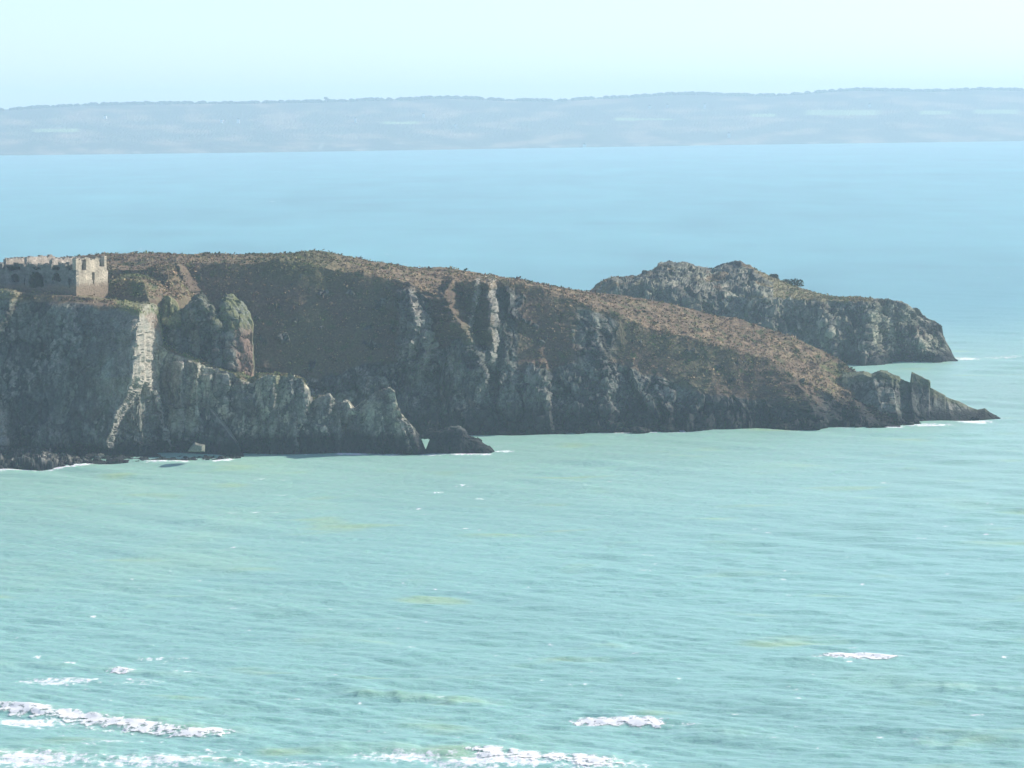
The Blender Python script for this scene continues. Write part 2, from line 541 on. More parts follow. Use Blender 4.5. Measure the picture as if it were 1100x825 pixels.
# ----------------------------------------------------------------- low ledge cliff
S_C = curve([(120, 352), (165, 364), (180, 373), (200, 381), (220, 389), (245, 396), (262, 402), (270, 405), (277, 400), (290, 399), (310, 401), (324, 404), (331, 414),
             (333, 425), (338, 427), (354, 423), (360, 430), (374, 431), (380, 440), (388, 436), (398, 425), (410, 419), (419, 416), (424, 420), (425.5, 432),
             (432, 444), (442, 457), (451, 468), (455, 480), (458, 487)])
B_C = lambda x: S_C(x) + np.interp(x, [120, 270, 300, 330, 340, 458], [5, 6, 4, 2, 1.5, 1])
W_C = curve([(120, 490), (258, 489), (350, 488), (458, 487.5)])


def paint_C(px, py, t, A, rock, n, ids):
    rc = rock_col(A, ids, 231) * np.array([2.1, 2.0, 1.75])
    rc = mix(rc, PALE[None, None] * .8, ss(.0, .4, fbm(A * np.array([.28, .28, .22]), 4, 237)) * .55)
    streak = fbm(A * np.array([1.0, 1.0, .15]), 4, 233)
    rc = mix(rc, rc * .65, ss(.0, .4, streak))
    gr = mix(GRASS[None, None] * 1.15, HEATH[None, None], ss(-.1, .35, fbm(A * .5, 3, 235)))
    c = mix(gr, rc, ss(.3, .6, rock))
    crack = np.exp(-((px - 298 - 2 * fbm(A * .6, 2, 9)) / 3.0) ** 2) * (1 - ss(432, 442, py))
    c = mix(c, GRASS[None, None], crack * .75)
    return wet_band(c, A, 3.2, 5.4, 1.0)


C_spurs = [
    dict(path=[(400, 297, 3, 3), (440, 297, 2, 4)], wl=26, jit=3, f1=20),
    dict(path=[(400, 326, 3, 7), (430, 329, 2, 6)], wl=24, jit=3, f1=20),
    dict(path=[(385, 250, 1.5, 10), (440, 272, 2.5, 5), (480, 276, 2, 5)], wl=50, jit=5, f1=10),
    dict(path=[(425, 355, 2, 4), (470, 352, 2, 4)], wl=22, jit=5, f1=10),
    dict(path=[(432, 376, 2.5, 5), (446, 378, 2, 5)], wl=20, jit=3, f1=10),
    dict(path=[(420, 424, 3, 4), (450, 434, 3, 6), (480, 448, 2, 6)], wl=30, jit=3, f1=10),
]
sr = np.random.default_rng(21)
x_ = 196.0
while x_ < 440:
    y0_ = float(S_C(x_)) + sr.uniform(3, 14)
    a_ = sr.uniform(1.0, 2.6)
    C_spurs.append(dict(path=[(y0_, x_, a_, 2.0), (y0_ + (484 - y0_) * sr.uniform(.45, 1), x_ + sr.uniform(-3, 9), a_ * .8, 2.0)], wl=sr.uniform(10, 24), jit=1.5, amn=.3, wn=.3, f0=3, f1=6, pale=sr.uniform(0, .5)))
    x_ += sr.uniform(11, 24)
relief('ledge_cliff', 120, 458, W_C, B_C, S_C, lambda x: water_y(x, W_C(x)) + np.interp(x, [120, 250, 290, 458], [6, 4, 0, 0]),
       curve([(120, 6), (300, 6), (430, 4), (458, .8)]), curve([(120, 5), (270, 5), (300, 4), (340, 3), (458, 1)]), 14,
       paint_C, lambda px, py, t, A: 1 - ss(1.0, 1.2, t) * (1 - ss(335, 345, px)), C_spurs, bf=.2, edge=.15, tuft=500, ridge=.25, flute=.6, seed=300, crag=1.1, sub=.3, top_amp=.25, step=1.0, rstep=1.0)

# ----------------------------------------------------------------- green topped outcrop
S_D = curve([(162, 340), (170, 326), (178, 318), (186, 320), (191, 330), (196, 331), (204, 324), (210, 318), (216, 316), (221, 322), (226, 327), (231, 334), (236, 333), (239, 322), (243, 315), (249, 315), (256, 321), (262, 328), (266, 336), (268, 344),
             (266, 353), (261, 360), (262, 374), (261, 382), (267, 395), (274, 406), (280, 415)])
B_D = lambda x: S_D(x) + np.interp(x, [162, 178, 186, 205, 235, 240, 255, 266, 280], [3, 4, 4, 7, 5, 10, 26, 14, 6])
W_D = curve([(162, 388), (200, 396), (245, 412), (280, 422)])


def paint_D(px, py, t, A, rock, n, ids):
    rc = rock_col(A, ids, 331)
    w1 = 5 * fbm(A * .5, 3, 338)
    g = mix(GRASS[None, None] * 1.1, LICH[None, None], ss(-.1, .3, fbm(A * .7, 4, 335)))
    top = ss(.6, .95, t + .6 * fbm(A * .35, 3, 337))
    c = mix(rc, g, top * (.45 + .55 * ss(225, 245, px + w1)))
    red = ss(246, 256, px + 1.8 * w1) * ss(345, 362, py + 1.5 * w1)
    st = fbm(A * np.array([1.5, 1.5, .2]), 3, 8)
    c = mix(c, np.array([.19, .128, .098])[None, None] * (1 + .9 * st[..., None]), red * ss(-.45, .0, st + .2) * .9)
    col_ = (1 - ss(188, 194, px)) * (1 - ss(345, 352, py))
    c = mix(c, np.array([.20, .19, .10])[None, None] * (1 + .5 * st[..., None]), col_)
    return c


relief('rocky_knob', 162, 280, W_D, B_D, S_D, lambda x: 789.5 + 0 * x, curve([(162, 4), (220, 4), (280, 4)]),
       curve([(162, 6), (235, 6), (262, 9), (280, 3)]), 16, paint_D, lambda px, py, t, A: np.where(px > 240, .8, 1 - .3 * ss(1, 1.3, t)),
       [dict(path=[(318, 214, 3.5, 7), (345, 228, 4, 8), (390, 234, 2, 8)], wl=40, jit=5),
        dict(path=[(320, 178, 3, 10), (345, 176, 3, 12)], wl=12, jit=3),
        dict(path=[(335, 208, 2, 4), (360, 214, 2.5, 4), (390, 216, 1, 4)], wl=16, jit=6),
        dict(path=[(316, 236, 2, 26), (335, 243, 3, 22), (352, 251, 4, 16), (400, 247, 4, 26)], wl=34, jit=8),
        dict(path=[(330, 188, 2, 5), (380, 192, 2, 5)], wl=20, jit=5)],
       bf=.1, edge=.1, zfloor=-99, seed=400, crag=1.1, sub=.75, top_amp=.4, step=.9, rstep=.9)


# ----------------------------------------------------------------- two heath mounds behind the fort
def paint_mound(px, py, t, A, rock, n, ids):
    return mix(heath_col(A, 441, .12), EARTH[None, None], ss(.0, .5, fbm(A * .2, 3, 443)) * .5)


for nm, pts, wy, dep, sd in (('heath_mound', [(92, 322), (104, 310), (116, 301), (128, 296), (142, 294), (156, 296), (168, 302), (180, 311), (194, 322)], 323, 799, 500),
                             ('heath_mound', [(140, 308), (152, 296), (164, 286), (174, 282), (184, 283), (192, 289), (200, 302), (207, 318)], 321, 812, 540)):
    S_ = curve(pts, 7)
    xc = .5 * (pts[0][0] + pts[-1][0])
    hw = .5 * (pts[-1][0] - pts[0][0])
    dome = lambda x, xc=xc, hw=hw: np.sqrt(np.clip(1 - ((x - xc) / (hw * 1.02)) ** 2, .02, 1))
    dn = 5 if sd == 500 else 3
    relief(nm, pts[0][0], pts[-1][0], curve([(0, wy), (400, wy)]), lambda x, S_=S_, wy=wy: S_(x) + (wy - S_(x)) * .3, S_,
           lambda x, dep=dep, dome=dome, dn=dn: dep + 7 - dn * 2.2 * dome(x), lambda x: 5 + 0 * x, lambda x: 5 + 0 * x, 14, paint_mound,
           lambda px, py, t, A: 0 * px, [dict(path=[(pts[0][1] - 30, xc + (6 if sd == 500 else 6), 8, 44), (wy, xc + (18 if sd == 500 else 10), 8, 44)], wl=46, jit=7, amn=.2, wn=.2)],
           zfloor=-99, seed=sd, tuft=420, top_amp=.45, step=.9, rstep=.9)

# ----------------------------------------------------------------- islet
S_I = curve([(600, 330), (636, 312), (642, 305), (650, 300), (662, 298), (680, 297), (698, 292), (708, 284), (722, 281), (735, 281), (748, 285), (765, 288), (774, 283),
             (790, 282), (806, 285), (815, 291), (828, 297), (850, 305.5), (866, 310), (880, 315), (897, 320), (912, 319), (928, 321), (945, 323), (958, 325),
             (972, 330), (984, 337), (996, 344), (1008, 347), (1014, 362), (1020, 374), (1026, 385), (1030, 388)])
B_I = curve([(600, 332), (636, 316), (660, 306), (690, 304), (720, 308), (750, 314), (800, 320), (850, 322), (880, 323), (900, 323.5), (930, 325), (960, 329),
             (975, 335), (990, 344), (1005, 352), (1014, 366), (1020, 377), (1026, 387), (1030, 389)])
W_I = curve([(600, 393), (720, 392), (880, 391), (930, 391), (960, 389), (1000, 388), (1030, 388.8)])


def paint_I(px, py, t, A, rock, n, ids):
    rc = rock_col(A, ids, 631) * np.array([1.55, 1.48, 1.32])
    rc = mix(rc, np.array([.14, .14, .10])[None, None], ss(-.05, .35, fbm(A * .12, 4, 633)) * .7)
    hc = heath_col(A, 641, .05)
    hc = mix(hc, np.array([.20, .18, .10])[None, None] * (1 + .4 * fbm(A * .8, 3, 642)[..., None]), ss(790, 830, px) * .8)
    c = mix(hc, rc, ss(.3, .6, rock))
    return wet_band(c, A, 1.5, 4.5, 1.5)


def rock_I(px, py, t, A):
    n = fbm(A * .1, 4, 650)
    r = 1 - ss(.92, 1.1, t + n * .2)
    crest = ss(.05, .25, n + .35 * np.exp(-((px - 725) / 30) ** 2) + .3 * np.exp(-((px - 790) / 22) ** 2) + .12) * (px < 830) * .9
    r = np.maximum(r, crest * (t > 1))
    return np.maximum(r, ss(925, 950, px))


relief('islet', 600, 1030, W_I, B_I, S_I, lambda x: water_y(x, W_I(x)), curve([(600, 8), (760, 13), (900, 11), (1000, 10), (1030, 2)]),
       curve([(600, 8), (760, 40), (860, 30), (930, 14), (1000, 6), (1030, 1)]), 50, paint_I, rock_I,
       [dict(path=[(330, 938, 3, 8), (360, 932, 6, 14), (391, 940, 8, 16)], wl=50, jit=6, f0=14),
        dict(path=[(300, 722, 1, 10), (330, 740, 5, 14), (370, 750, 5, 14)], wl=70, jit=8, f0=20, f1=30),
        dict(path=[(312, 820, 2, 10), (345, 828, 6, 16), (390, 835, 6, 16)], wl=60, jit=8, f0=10),
        dict(path=[(322, 880, 2, 10), (350, 892, 6, 14), (390, 896, 6, 14)], wl=45, jit=8, f0=10),
        dict(path=[(330, 968, 3, 10), (360, 985, 5, 14), (388, 1005, 6, 18)], wl=35, jit=5, f0=10)],
       bf=.1, edge=.55, seed=600, tuft=1800, crag=2.0, sub=1.0, top_amp=.6, step=1.1)


# ----------------------------------------------------------------- free standing rocks
def paint_rock(seed, z0=1.2, z1=3.0, g=.0):
    def f(px, py, t, A, rock, n, ids):
        c = rock_col(A, ids, seed)
        if g:
            c = mix(c, np.array([.14, .16, .08])[None, None], ss(.7, 1.0, t + .2 * fbm(A * .3, 3, 3)) * g)
        return wet_band(c, A, z0, z1, .8)
    return f


ONE = lambda px, py, t, A: 1 + 0 * px
S_G = curve([(905, 400), (920, 398), (928, 397), (936, 401), (946, 396), (952, 397), (960, 402), (966, 404), (967, 407), (978.6, 411), (979.4, 399), (990, 404), (998.5, 409), (999.2, 416), (1015, 424.5), (1016, 426.5), (1030, 431),
             (1044, 438), (1050, 440), (1058, 438.5), (1063, 443), (1070, 446.5), (1075, 449)])
W_G = curve([(905, 457), (950, 456), (990, 454.5), (1030, 452.5), (1060, 450), (1075, 449.5)])
tip = relief('sharp_rock', 905, 1075, W_G, lambda x: S_G(x) + np.interp(x, [905, 975, 982, 1075], [5, 3, 1, .8]), S_G, lambda x: np.interp(x, [905, 940, 1040, 1075], [840, 840, 846, 850]),
             curve([(905, 8), (990, 7), (1040, 4), (1075, .5)]), curve([(905, 3), (1000, 2), (1075, .4)]), 9, paint_rock(731, 1.0, 3.2, .5), ONE,
             [dict(path=[(398, 998, 2.0, 2), (425, 1003, .8, 4)], wl=20, jit=1, amn=.2, f1=14),
              dict(path=[(400, 936, .9, 4), (450, 950, .7, 6)], wl=18, jit=1.5, amn=.2),
              dict(path=[(408, 974, .8, 4), (452, 984, .7, 6)], wl=14, jit=1.5, amn=.2),
              dict(path=[(424, 1016, .7, 4), (450, 1022, .5, 5)], wl=14, jit=1.5, amn=.2),
              dict(path=[(400, 958, 2, 6), (450, 965, 2, 8)], wl=30, jit=3, f1=14)],
             bf=.15, edge=.2, hmin=.3, ridge=.3, seed=700, crag=.6, sub=.25, kind=None, step=.6, rstep=.9)
tag(tip, 'sharp dark wedge of rock with an upright fin at the seaward tip of the headland', 'rock')

S_F = curve([(444, 466), (452, 465.5), (462, 463), (474, 462), (483, 459.5), (492, 459.5), (498, 462), (499.5, 468), (505, 471), (512, 473), (519, 477), (525, 481), (530, 486)])
W_F = curve([(444, 487.5), (530, 487)])


def tri_cut(u, v):
    return (v > 471.5) & (v < 482.5) & (np.abs(u - 457.2) < 4.6 * (483.0 - v) / 11.0)


low = relief('low_rock', 444, 530, W_F, lambda x: S_F(x) + 2.5, S_F, lambda x: water_y(x, W_F(x)), lambda x: 1.5 + 0 * x, lambda x: 2 + 0 * x, 4,
             paint_rock(831, 4, 5.5), ONE, bf=0, edge=.1, hmin=.5, seed=800, crag=1.0, sub=.9, kind=None, step=.6, rstep=.6, cut=tri_cut)
tag(low, 'low black rock with a small see-through gap, awash at the end of the ledge cliff', 'rock')


def boulder(name, loc, r, seed, col, squash=(1.3, 1, .7), rough=.35):
    nu, nv = 18, 28
    th = np.linspace(.02, math.pi - .02, nu)[:, None]
    ph = np.linspace(0, 2 * math.pi, nv, endpoint=False)[None]
    D = np.stack([np.sin(th) * np.cos(ph), np.sin(th) * np.sin(ph), np.cos(th) + 0 * ph], -1)
    q = D * 1.1 + seed * 3.7
    c, i, e = cells(q * 1.3, seed, 1.2)
    R = 1 + rough * (c * 1.1 + fbm(q * 1.5, 3, seed + 1))
    V = D * R[..., None] * r * np.array(squash)
    q4 = grid_quads(nu, nv)
    a = np.arange(nu - 1) * nv
    wrap = np.stack([a + nv - 1, a, a + nv, a + 2 * nv - 1], -1)
    alb = np.asarray(col)[None, None] * (.75 + .5 * i[..., None]) * (1 + .35 * fbm(q * 2, 3, seed + 2)[..., None])
    o = mesh_obj(name, V.reshape(-1, 3), np.concatenate([q4, wrap])[:, ::-1], M_BOULDER, attrs={'albedo': np.clip(alb, .01, .8).reshape(-1, 3)})
    o.location = loc
    return o


S_L = curve([(-260, 490), (0, 483), (12, 480), (40, 481), (62, 485), (80, 487.5), (110, 488.5), (180, 488), (230, 489), (254, 488), (259, 491)])
W_L = curve([(-260, 509), (0, 504.5), (60, 502.5), (90, 499.5), (110, 497), (170, 495), (230, 494), (259, 492)])


def paint_L(px, py, t, A, rock, n, ids):
    c = rock_col(A, ids, 951) * .55
    c = mix(c, PALE[None, None] * .9, ss(.05, .35, fbm(A * .8, 3, 953) + .5 * (ids[0] - .5)) * (1 - ss(60, 130, px)) * .8)
    return wet_band(c, A, .5, 1.6, .6)


relief('shore_ledge', -260, 259, W_L, lambda x: S_L(x) + (W_L(x) - S_L(x)) * .45, S_L, lambda x: water_y(x, W_L(x)), lambda x: 12 + 0 * x, lambda x: 12 + 0 * x, 4,
       paint_L, ONE, bf=.2, seed=980, crag=3.6, sub=3.4, step=.9, rstep=.7)
for i in range(46):
    px = rng.uniform(-30, 108)
    f = rng.uniform(0, 1)
    py = np.interp(px, [-30, 0, 60, 90, 110], [506, 504, 502, 499, 496.5]) - 9 * f * np.interp(px, [0, 110], [1, .4])
    r = rng.uniform(.35, .95) * (1.2 if px < 45 else .75)
    y = float(water_y(px, py))
    p = at(px, py, y)
    o = boulder('boulder', (p[0], y + .5, .15 + .9 * f), r, 900 + i, [.06, .06, .055] if rng.random() < .6 else [.20, .195, .16])
    tag(o, 'rough boulder in the jumble of shore rocks under the fort cliff', 'boulder', 'boulders at the foot of the fort cliff')
for px, py, r in ((955, 454.8, .9), (968, 455.5, .7), (976, 456, .8), (985, 455.2, .6), (1048, 451, .7), (1066, 448.6, .8)):
    y = float(water_y(px, py))
    p = at(px, py, y)
    o = boulder('wave_washed_rock', (p[0], p[1], .2), r, int(px), [.03, .03, .03])
    tag(o, 'small black rock awash at the foot of the headland tip', 'boulder', 'rocks awash by the headland tip')
for i in range(16):
    px = np.sort(rng.uniform(535, 945, 16))[i]
    py = float(W_main(px)) + rng.uniform(.2, 1.4)
    y = float(water_y(px, py))
    o = boulder('waterline_boulder', (float(at(px, py, y)[0]), y, rng.uniform(-.1, .3)), rng.uniform(.6, 1.3), 1300 + i, [.035, .035, .034], (1.7, 1.1, .75), .45)
    tag(o, 'low dark boulder at the waterline under the long cliff of the headland', 'boulder', 'boulders at the waterline under the headland')
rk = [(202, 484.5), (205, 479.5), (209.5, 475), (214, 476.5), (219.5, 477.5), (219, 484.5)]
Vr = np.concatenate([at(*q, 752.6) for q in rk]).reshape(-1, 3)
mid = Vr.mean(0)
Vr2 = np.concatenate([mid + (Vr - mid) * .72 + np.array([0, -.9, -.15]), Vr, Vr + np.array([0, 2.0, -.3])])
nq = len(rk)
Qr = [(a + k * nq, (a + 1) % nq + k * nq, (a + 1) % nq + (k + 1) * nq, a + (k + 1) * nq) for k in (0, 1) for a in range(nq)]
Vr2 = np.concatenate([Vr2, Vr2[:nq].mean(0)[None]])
alr = np.full((len(Vr2), 3), 1) * np.array([.18, .18, .145]) * rng.uniform(.75, 1.15, (len(Vr2), 1))  # added slab, its pale colour stands in for sunlit rock behind an arch
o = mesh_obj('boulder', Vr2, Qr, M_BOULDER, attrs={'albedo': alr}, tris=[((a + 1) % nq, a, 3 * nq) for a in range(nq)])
tag(o, 'pale slab standing in for a sunlit gap at the dark foot of the fort cliff', 'boulder')

# ----------------------------------------------------------------- the ruined fort
fort_p = at(82, 311.5, 783.0)
fort = empty('ruined_fort', tuple(fort_p), 'ruined roofless stone fort with broken walls, standing on the cliff edge', 'ruin')
FA = np.array([-.90, .436, 0])      # along the front wall, to the left
FB = np.array([.436, .90, 0])       # along the end wall, to the back


def wall(name, org, ax, length, height, thick, solid, seed, tint=(.30, .28, .245), cell=.22):
    ax = np.asarray(ax, float)
    nin = np.array([-ax[1], ax[0], 0])
    ni, nj = int(length / cell), int(height / cell)
    X, Z = np.meshgrid((np.arange(ni) + .5) * cell, (np.arange(nj) + .5) * cell, indexing='ij')
    S = solid(X, Z)
    vid = {}
    V, Q, col = [], [], []
    r = np.random.default_rng(seed)

    def v(i, j, k):
        key = (i, j, k)
        if key not in vid:
            jit = r.uniform(-.05, .05, 3)
            p = np.asarray(org) + ax * (i * cell + jit[0]) + nin * (k * thick + jit[1] * 1.2) + np.array([0, 0, j * cell + jit[2]])
            vid[key] = len(V)
            V.append(p)
        return vid[key]
    for i in range(ni):
        for j in range(nj):
            if not S[i, j]: continue
            Q.append((v(i, j, 0), v(i + 1, j, 0), v(i + 1, j + 1, 0), v(i, j + 1, 0)))
            Q.append((v(i, j, 1), v(i, j + 1, 1), v(i + 1, j + 1, 1), v(i + 1, j, 1)))
            for di, dj, e in ((-1, 0, ((i, j), (i, j + 1))), (1, 0, ((i + 1, j + 1), (i + 1, j))), (0, -1, ((i + 1, j), (i, j))), (0, 1, ((i, j + 1), (i + 1, j + 1)))):
                a, b = i + di, j + dj
                if not (0 <= a < ni and 0 <= b < nj and S[a, b]):
                    (a0, b0), (a1, b1) = e
                    Q.append((v(a0, b0, 0), v(a1, b1, 0), v(a1, b1, 1), v(a0, b0, 1)))
    V = np.array(V)
    W = V + fort_p
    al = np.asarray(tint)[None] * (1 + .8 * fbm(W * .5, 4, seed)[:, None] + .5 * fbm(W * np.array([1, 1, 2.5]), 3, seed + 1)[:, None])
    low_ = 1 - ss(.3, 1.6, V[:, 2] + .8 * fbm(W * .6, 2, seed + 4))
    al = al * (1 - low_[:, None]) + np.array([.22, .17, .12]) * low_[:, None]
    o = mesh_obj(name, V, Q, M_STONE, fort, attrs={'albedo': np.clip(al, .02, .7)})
    return o


def ragged(X, base, amp, seed, fr=.8):
    return base + amp * fbm(np.stack([X * fr, X * 0, X * 0 + seed], -1), 3, seed)


def front(X, Z):
    top = np.where(X < 1.9, 4.1, np.where(X < 2.6, 4.6, 5.4)) + 0 * Z
    top = ragged(X, top, 1.3, 3, .8)
    for a, b, d in ((4.4, 6.1, 1.3), (9.4, 10.2, .5), (12.2, 12.9, .7), (15.6, 18.4, 1.0)):
        top = np.where((X > a) & (X < b), top - d, top)
    s = Z < top
    X = X + .45 * fbm(np.stack([X * .9, Z * .9, 0 * X], -1), 3, 6)
    Z = Z + .45 * fbm(np.stack([X * .9, Z * .9, 0 * X + 9], -1), 3, 7)
    hole = lambda x0, x1, z0, z1: (X > x0) & (X < x1) & (Z > z0) & (Z < z1)
    arch = lambda xc, w, z0, z1: (np.abs(X - xc) < w * np.sqrt(np.clip(1 - np.clip((Z - z1 + w) / w, 0, 1) ** 2, 0, 1))) & (Z > z0) & (Z < z1)
    s &= ~arch(4.9, 1.05, 1.9, 3.5) & ~arch(10.0, 1.9, .4, 3.7) & ~arch(15.3, 1.1, 1.5, 3.3) & ~arch(21.0, 1.0, .4, 3.2)
    s &= ~hole(4.0, 6.2, 4.1, 4.8) & ~hole(13.9, 16.8, 3.9, 4.8) & ~hole(8.6, 10.8, 4.2, 4.6) & ~hole(1.5, 1.9, .4, 2.2) & ~hole(7.3, 7.6, 1.4, 2.0) & ~hole(12.7, 13.0, .6, 2.3)
    return s


def side(X, Z):
    top = ragged(X, 6.5 + 0 * Z, 1.0, 8, 1.1) - np.where(np.abs(X - 6.5) < 1.0, .35, 0) - np.where((X > 12.1), 3, 0)
    s = Z < top
    hole = lambda x0, x1, z0, z1: (X > x0) & (X < x1) & (Z > z0) & (Z < z1)
    s &= ~hole(2.1, 4.0, 4.1, 6.3) & ~hole(9.2, 11.2, 4.5, 6.6) & ~hole(6.2, 7.3, 1.9, 3.4) & ~hole(6.5, 7.0, 1.0, 2.0)
    return s


wall('front_wall', (0, 0, -3.4), FA, 27, 10.4, -1.0, lambda X, Z: front(X, Z - 3.4), 3, (.165, .16, .14))  # masonry tint darkened to carry the shade of the front
wall('end_wall', np.array([0, 0, -3.4]) + FA * .02 + FB * .05, FB, 12.6, 11.2, .9, lambda X, Z: side(X, Z - 3.4), 9, (.36, .31, .235))  # same masonry tinted lighter and warmer for its sunlit side
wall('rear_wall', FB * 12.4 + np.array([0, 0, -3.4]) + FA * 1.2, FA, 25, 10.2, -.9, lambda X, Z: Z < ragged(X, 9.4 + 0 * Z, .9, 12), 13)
for d, hgt_ in ((6.6, 6.6), (12.9, 6.9), (18.2, 6.5)):
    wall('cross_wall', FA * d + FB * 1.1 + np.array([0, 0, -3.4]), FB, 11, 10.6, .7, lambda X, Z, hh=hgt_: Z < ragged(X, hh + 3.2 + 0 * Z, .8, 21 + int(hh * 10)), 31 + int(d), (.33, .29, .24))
wall('niche_shade_wall', FA * 2.4 + FB * 1.1 + np.array([0, 0, -3.4]), FB, 11, 9.8, .8, lambda X, Z: Z < ragged(X, 9.2 + 0 * Z, .4, 44), 45)  # unseen wall added so the end wall windows look dark
vz = fort_p + np.array([0, 0, 4.9])
shade_pts = []  # unseen ceiling added to keep the fort openings dark
for a, b in ((1.1, 1.0), (26, 1.0), (26, 12), (1.1, 12)):
    shade_pts.append(FA * a + FB * b + np.array([0, 0, 4.85]))
vv = np.array(shade_pts + [p + np.array([0, 0, .3]) for p in shade_pts])
mesh_obj('shade_ceiling', vv, [(0, 1, 2, 3), (7, 6, 5, 4), (0, 4, 5, 1), (1, 5, 6, 2), (2, 6, 7, 3), (3, 7, 4, 0)], M_STONE, fort,
         attrs={'albedo': np.full((8, 3), .2) * np.array([1, .9, .75])})


# ----------------------------------------------------------------- bushes
def bush(name, loc, r, seed, label, group, col=(.055, .065, .035), n=900, cat='bush'):
    g = np.random.default_rng(seed)
    cl = g.normal(0, 1, (9, 3))
    cl /= np.linalg.norm(cl, axis=1, keepdims=True)
    cl[:, 2] = np.abs(cl[:, 2]) * .7
    cen = cl * r * np.array([1.15, .9, .55]) * g.uniform(.3, .8, (9, 1))
    k = g.integers(0, 9, n)
    d = g.normal(0, 1, (n, 3))
    d /= np.linalg.norm(d, axis=1, keepdims=True)
    P = cen[k] + d * r * .42 * g.uniform(.5, 1, (n, 1)) ** .4
    P[:, 2] = np.maximum(P[:, 2], -.2)
    e1 = g.normal(0, 1, (n, 3)); e1 /= np.linalg.norm(e1, axis=1, keepdims=True)
    e2 = np.cross(e1, g.normal(0, 1, (n, 3))); e2 /= np.linalg.norm(e2, axis=1, keepdims=True)
    s = g.uniform(.12, .3, (n, 1)) * min(1, r / 2 + .3)
    V = np.stack([P - e1 * s, P + e2 * s * .8, P + e1 * s, P - e2 * s * .8], 1).reshape(-1, 3)
    al = np.repeat(np.asarray(col)[None] * g.uniform(.6, 1.6, (n, 1)), 4, 0)
    o = mesh_obj(name, V, np.arange(4 * n).reshape(-1, 4), M_BUSH, attrs={'albedo': al})
    o.location = loc
    return tag(o, label, cat, group)


def on_top(px, py, Y):
    return tuple(at(px, py, Y))


bush('wind_bent_bush', on_top(851, 306.5, 1086), 3.3, 1, 'larger dark bush, right one of the pair on the islet top', 'bushes on the islet', n=1600)
bush('wind_bent_bush', on_top(831, 299.5, 1088), 2.3, 2, 'smaller dark bush, left one of the pair on the islet top', 'bushes on the islet', n=1200)
for i, (px, r) in enumerate(((61, .9), (84, 1.1), (113, 1.3), (121, 1.0), (141, 1.2), (155, 1.1), (222, 1.3), (243, 1.0), (266, 1.6), (274, 1.4), (284, 1.1), (420, .9), (446, .7), (497, .7))):
    Y = float(water_y(px, W_main(px))) + np.interp(px, [-260, 300, 600], [32, 34, 28]) + np.interp(px, [-260, 100, 340, 480], [45, 45, 40, 40]) * .9
    bush('gorse_bush', on_top(px, S_main(px) + 2.2, Y), r, 30 + i, 'low dark gorse bush on the skyline of the headland', 'gorse bushes along the headland skyline', n=500)

# dry heath, bracken and grass tussocks growing over the tops
tv, tc_ = [], []
g = np.random.default_rng(99)
for A_, c_, n_, cnt in TUFTS:
    k = g.integers(0, len(A_), cnt)
    big = g.uniform(.45, 1.0, (cnt, 1)) * np.where(g.random((cnt, 1)) < .08, 1.6, 1)
    shade = np.clip(c_[k], .02, .5) * g.uniform(.65, 1.35, (cnt, 1)) * np.where(g.random((cnt, 1)) < .25, np.array([[1.0, 1.25, .85]]), np.array([[1.45, 1.32, 1.2]]))
    for q in range(7):
        P = A_[k] + g.normal(0, .28, (cnt, 3)) * big * np.array([1, 1, .5]) + np.array([0, 0, .12]) * big
        e1_ = g.normal(0, 1, (cnt, 3)) * np.array([1, 1, .6])
        e1_ /= np.linalg.norm(e1_, axis=1, keepdims=True)
        e2_ = np.cross(e1_, g.normal(0, 1, (cnt, 3)))
        e2_ /= np.linalg.norm(e2_, axis=1, keepdims=True)
        sz = g.uniform(.12, .30, (cnt, 1)) * big
        tv.append(np.stack([P - e1_ * sz, P + e2_ * sz * .8, P + e1_ * sz, P - e2_ * sz * .8], 1).reshape(-1, 3))
        tc_.append(np.repeat(shade * g.uniform(.8, 1.25, (cnt, 1)), 4, 0))
tv = np.concatenate(tv)
o = mesh_obj('heath_scrub', tv, np.arange(len(tv)).reshape(-1, 4), M_BUSH, attrs={'albedo': np.clip(np.concatenate(tc_), .015, .5)})
tag(o, 'dry brown heath and scrub covering the tops of the headland and islet', 'heath', kind='stuff')

# ----------------------------------------------------------------- the far shore
S_H = curve([(-900, 140), (-500, 128), (-150, 121), (0, 118), (40, 115), (90, 112), (160, 110.5), (260, 110), (345, 108.5), (400, 106.5), (440, 106), (470, 104), (510, 105), (540, 107), (600, 107.5),
             (640, 105), (680, 103), (720, 100.5), (745, 100), (780, 101), (830, 102), (860, 100), (890, 97.5), (920, 95.5), (950, 96), (1000, 97), (1050, 95), (1100, 96), (1400, 98), (1800, 104)])
W_H = curve([(-900, 180), (0, 167), (300, 163.5), (550, 159.5), (800, 155.5), (1100, 151.5), (1800, 142)])


_WH0 = W_H
W_H = lambda x: _WH0(x) + 1.3 * fbm(np.stack([np.asarray(x, float) * .02, 0 * np.asarray(x, float), 0 * np.asarray(x, float) + 2], -1), 4, 907)

B_H = lambda x: _WH0(x) - 13 + 4 * noise(np.stack([x * .02, x * 0, x * 0], -1), 3)


